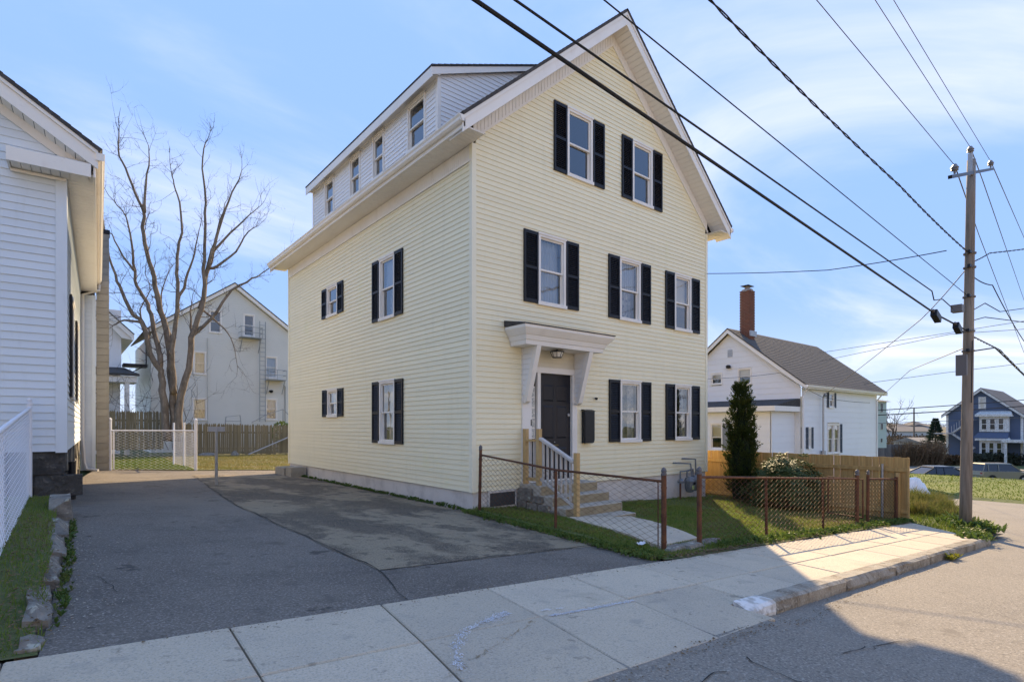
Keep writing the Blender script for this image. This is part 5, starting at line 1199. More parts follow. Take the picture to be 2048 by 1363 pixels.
# ================================================================ right side: verge, bank, far grass
LEFT = [(6.75, -6.33), (7.35, -5.75), (7.95, -5.2), (8.45, -4.74), (8.85, -4.3), (9, -3.2), (9.1, -1.5), (9.2, 1), (9.3, 4), (9.4, 12)]
def bankz(u, v):
    return H(u, v) - .02 + .22 * math.exp(-((u - 12.6) ** 2 / 4.5 + (v + 3.7) ** 2 / .9)) + .08 * math.exp(-((u - 9.8) ** 2 / .8 + (v + 4.9) ** 2 / .5))
m = MB(); nn_ = 14; rows_ = []
for i in range(len(LEFT) - 1):
    for k in range(6):
        t = k / 6; A = Vector((LEFT[i][0] + (LEFT[i + 1][0] - LEFT[i][0]) * t, LEFT[i][1] + (LEFT[i + 1][1] - LEFT[i][1]) * t)); B = Vector((VERGE[i][0] + (VERGE[i + 1][0] - VERGE[i][0]) * t, VERGE[i][1] + (VERGE[i + 1][1] - VERGE[i][1]) * t))
        rows_.append([(A.x + (B.x - A.x) * j / nn_, A.y + (B.y - A.y) * j / nn_) for j in range(nn_ + 1)])
for r in rows_:
    for j, (u, v) in enumerate(r): m.v.append((u, v, bankz(u, v) - (.14 if j == nn_ else 0)))
m.f = [(i * (nn_ + 1) + j, i * (nn_ + 1) + j + 1, (i + 1) * (nn_ + 1) + j + 1, (i + 1) * (nn_ + 1) + j) for i in range(len(rows_) - 1) for j in range(nn_)]
tag(m.build('grass_bank', M_LAWN, smooth=True), kind='structure')
VP = LEFT[:8] + VERGE[:8][::-1]
tag(blades('bank_grass', VP, 24000, .10, bankz, M_GRASSB, .009, .8), 'short grass on the verge behind the wooden fence end', 'grass')
tag(blades('tall_grass', [(9.8, -4.7), (11, -5.0), (13.5, -4.35), (16, -3.5), (17, -2.2), (14, -1.8), (11, -2.6), (9.8, -3.7)], 22000, .30, bankz, mk('tall_grass', (.17, .155, .055), .7, [(1.2, .4, .6, (.10, .135, .03), .8), (6, .5, .7, (.26, .2, .10), .6)], trans=.4), .008, .7, tuft=.6), 'mound of tall straw-tipped grass behind the utility pole', 'grass')
tag(weeds('pole_weeds', [(8.2, -6.0), (8.9, -5.75), (9.4, -5.4)], 420, .16, bankz, M_WEED, .22, .03), 'leafy weeds around the foot of the utility pole', 'weeds')
tag(weeds('kerb_weeds', [(6.5, -6.28), (7.2, -6.1), (8, -5.9)], 260, .10, bankz, M_WEED, .14, .02), 'weeds at the broken end of the kerb', 'weeds')
tag(weeds('gutter_weed', [(3.95, -6.46), (4.35, -6.46)], 40, .03, lambda u, v: -.06 * u - .1, mk('yellow_weed', (.2, .2, .03), .6, trans=.4), .09, .02), 'small yellow-green weed in the gutter against the kerb', 'weeds')
fgz = lambda u, v: H(u, v) + .012 - (.25 if u < 24.62 else 0)
patch('far_grass', [(v, 24.6, 52) for v in frange(-24, 40, 2)], fgz, mk('far_grass', (.13, .165, .035), .95, [(.25, .4, .65, (.19, .19, .06), .7), (6, .45, .7, (.08, .12, .02), .5)], bump=(10, .8, .05)), 28)
tag(blades('field_grass', [(24.7, -20), (46, -20), (46, 22), (24.7, 22)], 26000, .09, fgz, M_GRASSB, .022, .8), 'sunlit grass field across the side street', 'grass')
# white plastic sheet
bg_ = thing('plastic_sheet', 'crumpled white plastic sheet lying by the tall grass', 'plastic sheet', (18, 2, -1))
c = ong(1828, 985); c.z -= .05; m = MB(); nx, ny = 12, 9
for i in range(nx):
    for j in range(ny):
        a, b = i / (nx - 1) - .5, j / (ny - 1) - .5; h_ = .80 * max(0, 1 - (a * 2) ** 2) * max(0, 1 - (b * 2) ** 2) + random.uniform(0, .10)
        m.v.append((c.x + RX * a * 1.3 + FX * b * .8, c.y + RY * a * 1.3 + FY * b * .8, c.z + h_ - .05))
m.f = [(i * ny + j, (i + 1) * ny + j, (i + 1) * ny + j + 1, i * ny + j + 1) for i in range(nx - 1) for j in range(ny - 1)]
m.build('sheet', M_BAG, bg_)

# ================================================================ utility pole
up = thing('utility_pole', 'weathered timber utility pole with cross arm and insulators on the verge', 'utility pole', (8.57, -5.69, -.5))
p0, p1 = Vector((8.57, -5.69, -.75)), Vector((9.02, -5.70, 7.30))
MB().tube([p0.lerp(p1, k / 10) for k in range(11)], [.112 - .0034 * k for k in range(11)], 14).build('shaft', M_POLE, up, smooth=True)
att = lambda z: p0.lerp(p1, (z - p0.z) / (p1.z - p0.z))
al, ar = onv(1902, 352, -5.70), onv(1986, 337, -5.70)
al = onv(1900, 354, -5.95); ar = onv(1985, 338, -5.45)
MB().beam(al, ar, .06, .06).build('cross_arm', M_BLK, up)
ins = {}
for nm, q in (('l', al.lerp(ar, .08)), ('r', al.lerp(ar, .94))):
    MB().lathe([(.02, 0.046), (.02, .10), (.065, .11), (.05, .135), (.07, .15), (.045, .19), (.03, .22)], tuple(q), 10).build('insulator', M_INSUL, up); ins[nm] = q + Vector((0, 0, .2))
tp = att(7.30); MB().box(tp.x - .10, tp.x - .05, tp.y - .04, tp.y + .04, 6.95, 7.42).build('top_bracket', M_GALV, up)
q = Vector((tp.x - .075, tp.y, 7.421)); MB().lathe([(.02, 0), (.02, .03), (.065, .04), (.05, .07), (.07, .08), (.045, .12), (.03, .15)], tuple(q), 10).build('insulator', M_INSUL, up); ins['t'] = q + Vector((0, 0, .13))
def pbox(px, py, z_r, name, w_, h_, mat=M_BOXG):
    c = onv(px, py, -5.72); MB().box(c.x - w_ / 2, c.x + w_ / 2, c.y - .09, c.y + .09, c.z - h_ / 2, c.z + h_ / 2).build(name, mat, up); return c
pbox(1915, 617, 0, 'splice_box', .2, .14); pbox(1923, 730, 0, 'riser_box', .07, .42)
for z, nm in ((4.35, 'clamp'), (5.28, 'clamp'), (4.98, 'clamp'), (3.62, 'clamp'), (3.2, 'clamp')):
    c = att(z); MB().lathe([(.115, -.015), (.115, .015)], (c.x, c.y, z), 12).build('pole_band', M_BOXG, up); MB().box(c.x - .24, c.x - .14, c.y - .06, c.y - .01, z - .03, z + .03).build(nm, M_BLK, up)
MB().tube([att(z) + Vector((-.12, -.09, 0)) for z in (2.1, 2.5, 2.9, 3.4)], .010, 6).build('riser_cable', M_BLK, up)
# ---- wires
def wire(label, pts, r, sag=0., mat=None, cat='cable', name='overhead_cable', twist=0, n=14):
    P = []; pts = [Vector(p) for p in pts]
    for i in range(len(pts) - 1):
        for k in range(n):
            t = k / n; p = pts[i].lerp(pts[i + 1], t); p = p - Vector((0, 0, 4 * sag * t * (1 - t))); P.append(p)
    P.append(pts[-1])
    m = MB()
    if twist:
        Q = []
        for i in range(len(P) - 1):
            for k in range(4): Q.append(P[i].lerp(P[i + 1], k / 4))
        for ph in (0, 3.14159):
            m.tube([p + Vector((0, math.cos(i * twist + ph), math.sin(i * twist + ph))) * r * .9 for i, p in enumerate(Q)], r * .75, 5)
    else: m.tube(P, r, 6)
    return tag(m.build(name, mat or M_WIRE), label, cat)
def street(px0, py0, end, v=-5.72, ext=26.):
    a = onv(px0, py0, v); d = (a - Vector(end)); d /= abs(d.x); return [a + d * ext, a, Vector(end)]
wire('thick lowest black cable crossing the gable from the pole', street(950, 0, onv(1872, 628, -5.72)) + [att(3.62) + Vector((-.11, 0, 0))], .0155)
wire('second thick black cable just above the lowest one', street(1030, 0, onv(1864, 582, -5.72)) + [onv(1868, 600, -5.72), onv(1885, 598, -5.72), onv(1905, 616, -5.72)], .0098)
wire('thin black cable crossing the roof peak', street(1208, 0, att(4.36) + Vector((-.1, 0, 0))), .0065)
wire('twisted bundle of service cables right of the roof peak', [onv(1420, 0, -5.72) + Vector((-26, -.2, 2.6)), onv(1420, 0, -5.72), onv(1800, 372, -5.72), att(5.28) + Vector((-.12, 0, 0))], .0105, .03, twist=.9)
wire('left thin power line to the left end of the cross arm', street(1633, 0, ins['l']), .006, mat=M_WIREG)
wire('middle thin power line to the insulator on the pole top', street(1750, 0, ins['t']), .006, mat=M_WIREG)
wire('right thin power line to the right end of the cross arm', street(1787, 0, ins['r']), .006, mat=M_WIREG)
far = lambda px, py, d: ond(px, py, d)
wire('thin power line falling right from the left insulator', [ins['l'], far(1958, 470, 18), far(2048, 705, 34)], .011, mat=M_WIREG)
wire('thin power line falling right from the pole top', [ins['t'], far(1965, 360, 15), far(2048, 600, 34)], .011, mat=M_WIREG)
wire('thin power line falling right from the right insulator', [ins['r'], far(2048, 475, 26), far(2120, 640, 44)], .011, mat=M_WIREG)
wire('service wire from the yellow house corner to the pole', [Vector((8.0, -.05, 5.9)), onv(1655, 540, -3.0), onv(1893, 501, -5.5)], .010, .02)
wire('service drop slanting down to the white house mast', [att(4.98) + Vector((-.12, 0, 0)), onv(1840, 640, -4.2), Vector((24.95, 3.62, 3.2))], .010, .04)
wire('slack cable bending down right from the pole', [att(4.85) + Vector((.1, 0, 0)), far(1985, 570, 12.5), far(2048, 682, 15)], .011, .05)
wire('heavy cable leaving the pole nearly level to the right edge', [att(5.1) + Vector((.1, 0, 0)), far(1980, 506, 12.2), far(2090, 492, 14)], .010, .01, twist=.7)
wire('drooping cable leaving the pole to the right below the heavy one', [att(4.05) + Vector((.1, 0, 0)), far(1970, 606, 12), far(2000, 623, 12.6), far(2080, 612, 15)], .010)
wire('clamped cable leaving the pole to the right', [att(3.85) + Vector((.1, 0, 0)), far(1970, 634, 12.2), far(2080, 648, 15)], .010)
wire('thick cable pair dropping steeply right of the pole', [att(3.55) + Vector((.12, 0, 0)), far(2000, 700, 13.5), far(2100, 802, 18)], .012, twist=.6)
wire('second steep cable beside the thick dropping pair', [att(3.2) + Vector((.12, 0, 0)), far(1990, 695, 13.5), far(2100, 800, 18.2)], .016)
wire('upper far black line passing before the blue house', [far(1690, 824, 38), far(2100, 795, 46)], .034, .05)
wire('lower far black line passing before the blue house', [far(1690, 833, 38), far(2100, 808, 46)], .040, .05)
wire('thin far grey line above the green house', [far(1650, 777, 34), far(1890, 745, 34), far(2100, 720, 34)], .016, mat=M_WIREG)
wire('faint wire crossing the sky above the white house roof', [far(1640, 705, 26), far(1900, 665, 22), far(2090, 635, 20)], .010, mat=M_WIREG)
wire('faint lower wire crossing the sky above the white house roof', [far(1640, 722, 26), far(1900, 668, 20), far(2090, 655, 18)], .009, mat=M_WIREG)
wire('thin wire falling from the pole toward the far houses', [att(3.3), far(1820, 740, 20), far(1765, 790, 32)], .010, mat=M_WIREG)
wire('wire running along the white house eave to its mast', [far(1415, 757, 23), far(1560, 745, 25), Vector((24.95, 3.6, 3.1)), far(1740, 805, 30)], .010, .05)
wire('thin far wire level with the blue house eave', [far(1690, 848, 38), far(2100, 832, 46)], .02, .04, mat=M_WIREG)
dmp = [(1872, 628, .14, 'upper dark cable splice case near the pole'), (1915, 652, .13, 'lower dark cable splice case against the pole')]
for px, py, s, lb in dmp:
    c = onv(px, py + 4, -5.74); t_ = thing('splice_case', lb, 'splice case', tuple(c)); MB().beam(c + Vector((-s, 0, .05)), c + Vector((s, 0, -.05)), .10, .12).build('case', M_BLK, t_); MB().beam(c + Vector((-s * 1.5, 0, .09)), c + Vector((s * 1.5, 0, -.07)), .03, .03).build('strand_clamp', M_BOXG, t_)

# ================================================================ white house on the right
WU, WV = 22.86, 3.8; W1, WVB = 33.2, 11.55; WR, WE = 7.03, 3.62
ww = thing('white_house', 'white gabled house with brown roof and tall brick chimney', 'house', (28, 7.6, -1.8))
MWf = rot((WU, WV, 0), 0); MWl = rot((WU, WV, 0), -90)
wsl = (WR - WE) / (7.67 - 3.5)
ws_st = [(2.95, 4.12, 2.60, 3.42, None), (.42, 1.25, .45, 1.55, 'curtain'), (3.05, 4.95, .12, 1.72, 'drape')]
wall_part(ww, 'street_wall', MWf, -2.4, WE - .05, .30, lambda z: (.06, W1 - WU), [(a + .28, b - .28, c + .03, d - .03) if i != 2 else (a + .04, b - .32, c + .03, d - .03) for i, (a, b, c, d, _) in enumerate(ws_st)], M_WSID, lip=.02)
for i, (a, b, c, d, dr) in enumerate(ws_st):
    M_SLATE = M_SLATE if i else mk('slate_shutter', (.07, .085, .10), .6)
    if i == 2:
        window(ww, MWf, a, a + .78, c, d, dress='drape'); window(ww, MWf, a + .80, a + 1.58, c, d, dress='drape'); shutter(ww, MWf, b - .28, .28, c, round(d - c, 2), M_SLATE)
    else:
        window(ww, MWf, a + .26, b - .26, c, d, dress=dr); shutter(ww, MWf, a, .24, c, round(d - c, 2), M_SLATE); shutter(ww, MWf, b - .24, .24, c, round(d - c, 2), M_SLATE)
RV = 7.67 - WV
gwx = lambda z: (-(WVB - WV), -.06) if z < WE else (max(-(WVB - WV), -RV - (WR - .25 - z) / wsl), min(-.06, -RV + (WR - .25 - z) / wsl))
gww = [(-5.05, -4.33, 3.98, 4.62, 'blind'), (-3.42, -2.62, 3.9, 4.75, 'blind')]
wall_part(ww, 'gable_wall', MWl, -2.4, WR - .3, .30, gwx, [(a + .05, b - .05, c + .03, d - .03) for a, b, c, d, _ in gww], M_WSID, lip=.02)
for a, b, c, d, dr in gww: window(ww, MWl, a, b, c, d, dress=dr)
MB().box(-4.0, -3.72, -.03, .0, 5.45, 5.85).build('vent', M_GALV, ww, MWl); MB().lathe([(.06, 0), (.14, -.05), (.12, -.18), (.02, -.2)], (-3.9, -.14, 5.0), 8).build('wall_lamp', M_BLK, ww, MWl)
ov = .32
roof_plane((WU - .3, WV - ov, WE + .08), (W1 + .9, WV - ov, WE + .08), (WU - .3, 7.67, WR), (W1 + .9, 7.67, WR), 26, M_SHINGG, ww)
roof_plane((WU - .3, WVB + ov, WE + .08), (W1 + .9, WVB + ov, WE + .08), (WU - .3, 7.67, WR), (W1 + .9, 7.67, WR), 26, M_SHINGG, ww)
for ye in (WV - ov, WVB + ov):
    MB().ext([(WU - .28, ye, WE + .03), (WU - .28, ye, WE - .20), (WU - .28, 7.67, WR - .28), (WU - .28, 7.67, WR - .05)], (.04, 0, 0)).build('rake_board', M_WHT, ww)
MB().box(WU - .3, W1 + .85, WV - ov - .02, WV - ov + .02, WE - .13, WE + .04).build('fascia', M_WHT, ww)
MB().ext([(WU - .3, WV - ov - .025 - a, WE - .08 + b) for a, b in pr], (W1 + .8 - WU, 0, 0)).build('gutter', M_WHT, ww)
MB().box(WU - .2, W1 + .8, WV - ov + .021, WV - .03, WE - .12, WE - .10).build('soffit', M_WHT, ww)
for x in (.02, W1 - WU - .1): MB().tube([(x + .02, -.30, WE - .12), (x + .02, -.06, WE - .45), (x + .02, -.06, -1.9)], .045, 6).build('downspout', M_WSID, ww, MWf)
MB().box(W1 - .02, W1 + .05, WV + .0, WVB, -2.4, WE).build('end_wall', M_WSID, ww)
MB().box(WU - .03, WU + .06, WV - .03, WV + .0, -2.4, WE - .13).build('corner_board', M_WSID, ww)
# brick chimney
chm = thing_c = MB().box(23.55, 24.12, 6.9, 7.47, 6.2, 9.12).build('chimney', M_MORT, ww)
m = MB(); z = 6.25; kx = 0
while z < 9.1:
    for k in range(3):
        o = (.1 if kx % 2 else 0)
        for a, b in ((23.55, 24.12),):
            x0 = a - .012 + k * .2 - o; x1 = min(b + .012, x0 + .185); x0 = max(a - .012, x0)
            if x1 - x0 > .03: m.box(x0, x1, 6.888, 6.9, z, z + .062)
            y0 = 6.9 + k * .2 - o; y1 = min(7.482, y0 + .185); y0 = max(6.89, y0)
            if y1 - y0 > .03: m.box(23.538, 23.55, y0, y1, z, z + .062)
    z += .075; kx += 1
m.build('brickwork', M_BRICK, chm)['kind'] = 'stuff'
MB().lathe([(.36, 0), (.30, .12), (.14, .2), (.14, .3)], (23.83, 7.18, 9.121), 8).build('crown', M_MORT, chm); MB().box(23.5, 24.16, 6.95, 7.42, 9.43, 9.46).build('cap_plate', M_BLK, chm); MB().box(23.5, 24.2, 6.82, 6.885, 6.6, 6.9).build('flashing', M_GALV, chm)
# single storey extension against the gable
EU, EV = 20.4, 4.15
MXf = rot((EU, EV, 0), 0); MXl = rot((EU, EV, 0), -90)
wall_part(ww, 'extension_front', MXf, -2.2, 2.32, .30, lambda z: (.05, WU - EU), [], M_WSID, lip=.02)
ea = onu(1421, 846, EU); eb = onu(1462, 846, EU); ewx = (-(ea.y - EV), -(eb.y - EV))
wall_part(ww, 'extension_side', MXl, -2.2, 2.32, .30, lambda z: (-8, -.05), [(ewx[0] + .04, ewx[1] - .04, .38, 1.72)], M_WSID, lip=.02)
mid_ = (ewx[0] + ewx[1]) / 2
MB().box(EU - .03, EU + .05, EV - .03, EV, -2.2, 2.3).build('corner_board', M_WSID, ww)
window(ww, MXl, ewx[0], mid_ + .12, .35, 1.75, dress='blind'); MB().box(mid_ + .13, ewx[1], -.03, .02, .38, 1.75).build('louvre_panel', mk('grey_louvre', (.22, .23, .24), .6), ww, MXl)
MB().box(EU - .3, WU - .02, EV - .3, 12.2, 2.33, 2.58).build('extension_fascia', M_WHT, ww)
MB().hexa([(EU - .28, EV - .28, 2.585), (WU - .03, EV - .28, 2.585), (WU - .03, 12.1, 2.585), (EU - .28, 12.1, 2.585), (EU - .28, EV - .28, 2.6), (WU - .03, EV - .28, 3.0), (WU - .03, 12.1, 3.0), (EU - .28, 12.1, 2.6)]).build('extension_roof', M_SHING, ww)
ms_ = MB().tube([(24.95, 3.62, -.6), (24.95, 3.62, 3.1), (24.85, 3.5, 3.28), (24.7, 3.4, 3.15)], .05, 7); ms_.build('service_mast', M_GALV, ww); MB().box(25.05, 25.3, 3.62, 3.77, -.1, .3).build('meter_box', M_GALV, ww)
# ================================================================ blue house across the valley
bh = thing('blue_house', 'navy blue gabled house with white two storey bay window', 'house', (90, 9, -3.2))
BU = ond(1965, 851, 74).x; bc = ond(1966, 851, 74); BV = bc.y
def bx_(px, py): q = onu(px, py, BU); return (-(q.y - BV), q.z)        # photo pixel to facade coordinates
MBf = rot((BU, BV, 0), -90)
xl, xr = bx_(1893, 830)[0], bx_(2046, 830)[0]; xp, zp = bx_(1963, 775); ze_ = bx_(1890, 830)[1]
bs = (zp - ze_) / (xp - (xl - .5))
bgx = lambda z: (xl, xr) if z < ze_ else (max(xl, xp - (zp - .3 - z) / bs), min(xr, xp + (zp - .3 - z) / bs))
def rect(px0, py0, px1, py1): a = bx_(px0, py0); b = bx_(px1, py1); return (a[0], b[0], b[1], a[1])
gl = rect(1957, 794, 1972, 818)
wall_part(bh, 'front_wall', MBf, -3.4, zp - .35, .26, bgx, [(gl[0] + .05, gl[1] - .05, gl[2] + .05, gl[3] - .05)], M_BLUE, lip=.03, sep=False)
wall_part(bh, 'side_wall', rot(MBf @ Vector((xr, 0, 0)), 0), -3.4, ze_, .26, lambda z: (0, 14), [], M_BLUE, lip=.03, sep=False)
window(bh, MBf, *gl, frame=M_WHITEP, dress='sheer', cw=.18)
for s, xe in ((-1, xl - .5), (1, xr + .5)):
    zz = zp - bs * abs(xe - xp); P = lambda x, y, z: MBf @ Vector((x, y, z))
    roof_plane(P(xe, -.5, zz), P(xe, 13, zz), P(xp, -.5, zp), P(xp, 13, zp), 20, M_FAR, bh)
    MB().ext([(xe, -.45, zz - .05), (xe, -.45, zz - .42), (xp, -.45, zp - .42), (xp, -.45, zp - .05)], (0, .06, 0)).build('rake_board', M_WHITEP, bh, MBf)
MB().box(xl - .03, xl + .22, -.05, -.032, -3.3, ze_).build('corner_board', M_WHITEP, bh, MBf); MB().box(xr - .22, xr + .03, -.05, -.032, -3.3, ze_).build('corner_board', M_WHITEP, bh, MBf)
MB().box(xr - .6, xr + .3, 7.5, 8.4, 2.5, 6.8).build('chimney', M_BRICK, bh, MBf)
for (pa, pb, nmz) in (((1962, 833), (2020, 863), 'upper'), ((1962, 880), (2015, 914), 'lower')):
    a = bx_(*pa); b = bx_(*pb); x0, x1 = a[0], b[0]; z0, z1 = b[1], a[1]
    bay = MB().box(x0, x1, -.9, -.04, z0, z1); by = bay.build('bay_window', M_WHITEP, bh, MBf)
    for k in range(3):
        cx = x0 + (x1 - x0) * (.17 + .29 * k); hw = (x1 - x0) * .075
        f = MB().box(cx - hw - .12, cx + hw + .12, -.95, -.902, z0 + .25, z1 - .15).build('bay_frame', M_WHITEP, by, MBf)
        for q in (0, 1):
            zc0 = z0 + .33 + q * (z1 - z0 - .56) / 2; MB().box(cx - hw, cx + hw, -.962, -.952, zc0, zc0 + (z1 - z0 - .56) / 2 - .08).build('pane', M_DGLASS, by, MBf)
    MB().hexa([(x0 - .4, -1.3, z1 + .002), (x1 + .4, -1.3, z1 + .002), (x1 + .4, -.04, z1 + .002), (x0 - .4, -.04, z1 + .002), (x0 - .4, -1.3, z1 + .3), (x1 + .4, -1.3, z1 + .3), (x1 + .1, -.04, z1 + .75), (x0 - .1, -.04, z1 + .75)]).build('bay_roof', M_WHITEP, by, MBf)
a = bx_(1960, 864); b = bx_(2020, 876); MB().hexa([(a[0] - .5, -1.35, b[1]), (b[0], -1.35, b[1]), (b[0], -.04, b[1]), (a[0] - .5, -.04, b[1]), (a[0], -.92, a[1]), (b[0], -.92, a[1]), (b[0], -.04, a[1]), (a[0], -.04, a[1])]).build('skirt_roof', M_BLUE, bh, MBf)
a = bx_(2012, 870); b = bx_(2048, 884); MB().box(a[0], a[0] + 6, -3.0, -.04, b[1], b[1] + .35).build('porch_roof', M_WHITEP, bh, MBf)
for dx in (.3, 3.0, 5.6): MB().box(a[0] + dx, a[0] + dx + .25, -2.9, -2.65, -3.2, b[1]).build('porch_post', M_WHITEP, bh, MBf)
q0, q1, q2 = bx_(1892, 866), bx_(1908, 866), bx_(1930, 838)
m = MB().beam((q0[0] - 1, -.8, q0[1]), (q1[0], -.8, q1[1]), .9, .15).beam((q1[0], -.8, q1[1]), (q2[0] + 1, -.8, q2[1]), .9, .2).beam((q1[0], -.8, q1[1]), (q1[0] + 2.4, -.8, q1[1] - 2.0), .9, .2); m.build('outside_stair', M_GREYW, bh, MBf)
for k in range(9):
    t = k / 8; x = q1[0] + (q2[0] + 1 - q1[0]) * t; z = q1[1] + (q2[1] - q1[1]) * t; MB().tube([(x, -1.2, z), (x, -1.2, z + 1.0)], .03, 4).build('baluster', M_GREYW, bh, MBf)
# hedges and brush in front of the far houses
def brush(lb, px0, px1, py0, py1, d, n, mat, r=.03, name='bare_brush', cat='brush'):
    t_ = thing(name, lb, cat, tuple(ond((px0 + px1) / 2, py1, d))); m = MB()
    for _ in range(n):
        b_ = ond(random.uniform(px0, px1), py1, d + random.uniform(-1.2, 1.2)); hh = (py1 - py0) * d / F * random.uniform(.45, 1.05); tpv = b_ + Vector((random.gauss(0, .5), random.gauss(0, .5), hh))
        mid = b_.lerp(tpv, .5) + Vector((random.gauss(0, .15), random.gauss(0, .15), 0)); m.tube([b_, mid, tpv], [r, r * .7, r * .2], 3, cap=False)
        for _ in range(5):
            s = mid.lerp(tpv, random.random()); m.tube([s, s + Vector((random.gauss(0, .35), random.gauss(0, .35), random.uniform(.1, .6)))], [r * .5, r * .15], 3, cap=False)
    o = m.build('stems', mat, t_); o['kind'] = 'stuff'; return t_
brush('tall brown leafless brush left of the navy house', 1795, 1886, 884, 932, 70, 620, M_BRUSH, .05)
def hedge(lb, px0, px1, py0, py1, d, n, mat, th=1.0):
    t_ = thing('hedge', lb, 'hedge', tuple(ond((px0 + px1) / 2, py1, d))); m = MB()
    for _ in range(n):
        c = ond(random.uniform(px0, px1), random.uniform(py0, py1), d + random.uniform(-th, th)); quadleaf(m, c, jit(1) + Vector((0, 0, .4)), jit(1), random.uniform(.2, .5), random.uniform(.04, .12))
    m.build('foliage', mat, t_)['kind'] = 'stuff'; return t_
hedge('clipped brown hedge along the far pavement by the navy house', 1872, 1920, 912, 934, 72, 2600, mk('brown_hedge', (.10, .055, .03), .9, [(1, .4, .7, (.05, .06, .025), .7)]))
hedge('dark low hedge under the white bay window', 1945, 2060, 908, 930, 71.5, 3600, mk('dark_hedge', (.035, .045, .03), .9, [(1, .4, .7, (.06, .05, .03), .7)]))
gf = thing('grey_fence', 'dark grey board fence behind the tan fence end', 'fence', tuple(ond(1780, 930, 69)))
for k in range(24):
    a = ond(1742 + k * 3.4, 928, 69 + k * .05); b = ond(1742 + k * 3.4 + 3.1, 928, 69 + k * .05); h_ = 2.5 + random.uniform(-.05, .05); d_ = Vector((FX, FY, 0)) * .05
    MB().hexa([a, b, b + d_, a + d_, a + Vector((0, 0, h_)), b + Vector((0, 0, h_)), b + d_ + Vector((0, 0, h_)), a + d_ + Vector((0, 0, h_))]).build('board', mk('far_fence%d' % (k % 4), (.10 + .02 * (k % 4), .10 + .018 * (k % 4), .10 + .015 * (k % 4)), .9), gf)
# green house and far houses
def farhouse(lb, px0, px1, py_e, py_b, py_r, d, wallm, roofm, wins=(), ridge='along', name='far_house', depth=7):
    a = ond(px0, py_b, d); b = ond(px1, py_b, d); zl = a.z; ze2 = ond(px0, py_e, d).z; zr2 = ond(px0, py_r, d).z
    t_ = thing(name, lb, 'house', tuple((a + b) / 2)); X = (b - a); L_ = X.length; ang = math.degrees(math.atan2(X.y, X.x)); Mx = rot((a.x, a.y, 0), ang)
    MB().box(0, L_, 0, depth, zl, ze2).build('walls', wallm, t_, Mx)
    if ridge == 'along':
        MB().add([(-.3, -.4, ze2), (L_ + .3, -.4, ze2), (L_ + .3, depth + .4, ze2), (-.3, depth + .4, ze2), (-.3, depth / 2, zr2), (L_ + .3, depth / 2, zr2)], [(0, 1, 5, 4), (2, 3, 4, 5), (0, 4, 3), (1, 2, 5), (0, 3, 2, 1)]).build('roof', roofm, t_, Mx)
    else:
        MB().add([(-.4, -.3, ze2), (L_ + .4, -.3, ze2), (L_ + .4, depth, ze2), (-.4, depth, ze2), (L_ / 2, depth / 2, zr2)], [(0, 1, 4), (1, 2, 4), (2, 3, 4), (3, 0, 4), (0, 3, 2, 1)]).build('roof', roofm, t_, Mx)
    for (wx0, wy0, wx1, wy1) in wins:
        q0 = ond(wx0, wy0, d); q1 = ond(wx1, wy1, d); xa, xb = (Vector((q0.x, q0.y)) - Vector((a.x, a.y))).length, (Vector((q1.x, q1.y)) - Vector((a.x, a.y))).length
        w_ = MB().box(xa, xb, -.08, -.002, q1.z, q0.z).build('window', M_WHITEP, t_, Mx); i_ = (xb - xa) * .14; MB().box(xa + i_, xb - i_, -.10, -.082, q1.z + i_, q0.z - i_).build('pane', M_DGLASS, w_, Mx)
    return t_
M_MINT = mk('mint_siding', (.42, .52, .46), .7, [(.5, .4, .7, (.37, .47, .42), .6)])
farhouse('pale green hip-roofed house beyond the white house', 1735, 1773, 803, 895, 788, 62, M_MINT, M_SHINGG, [(1752, 806, 1756, 822), (1761, 806, 1765, 824), (1761, 846, 1765, 858), (1761, 876, 1764, 884)], ridge='hip', name='green_house', depth=8)
farhouse('long white far house behind the bare brush', 1785, 1868, 862, 885, 853, 120, M_FARW, M_FAR, [(1830, 866, 1834, 870), (1842, 866, 1846, 870), (1800, 866, 1804, 870)])
farhouse('grey-roofed low house beside the navy house', 1848, 1892, 886, 905, 875, 88, M_FARW, mk('pale_roof', (.26, .23, .20), .9))
farhouse('dark-roofed far house left on the hill', 1795, 1828, 855, 863, 846, 170, M_FARW, M_FAR, ridge='hip')
farhouse('dark-roofed far house highest on the hill', 1828, 1856, 850, 858, 841, 190, M_FARW, M_FAR, ridge='hip')
farhouse('far house with pale walls right on the hill', 1858, 1884, 852, 862, 848, 165, M_FARW, M_FAR)
farhouse('small far house at the foot of the hill', 1776, 1800, 862, 874, 855, 150, mk('far_tan', (.33, .28, .24), .9), M_FAR)
# hill with scrub
m = MB(); hn = 40
for i in range(hn + 1):
    px = 1500 + 1000 * i / hn
    for j, (d, py) in enumerate(((125, 880), (170, 864), (230, 853), (300, 850 - 3 * math.sin(i * .7) - 2 * math.sin(i * 1.9)), (340, 862))):
        p = ond(px, py, d); m.v.append((p.x, p.y, p.z))
m.f = [(i * 5 + j, (i + 1) * 5 + j, (i + 1) * 5 + j + 1, i * 5 + j + 1) for i in range(hn) for j in range(4)]
tag(m.build('hills', mk('scrub_hill', (.13, .10, .07), .95, [(.06, .4, .6, (.08, .085, .05), .8), (.3, .45, .65, (.19, .15, .11), .6)]), smooth=True), kind='structure')
hedge('brown scrub covering the slope below the far houses', 1775, 1890, 872, 892, 105, 5200, M_BRUSH, 8)
hedge('line of dark far trees on the hill crest', 1770, 1900, 847, 856, 230, 2600, mk('far_trees', (.07, .06, .05), .95), 12)
spz = thing('spruce_tree', 'dark green conical spruce left of the navy house', 'tree', tuple(ond(1871, 888, 84))); m = MB(); cb_ = ond(1871, 888, 84); hh = ond(1871, 836, 84).z - cb_.z
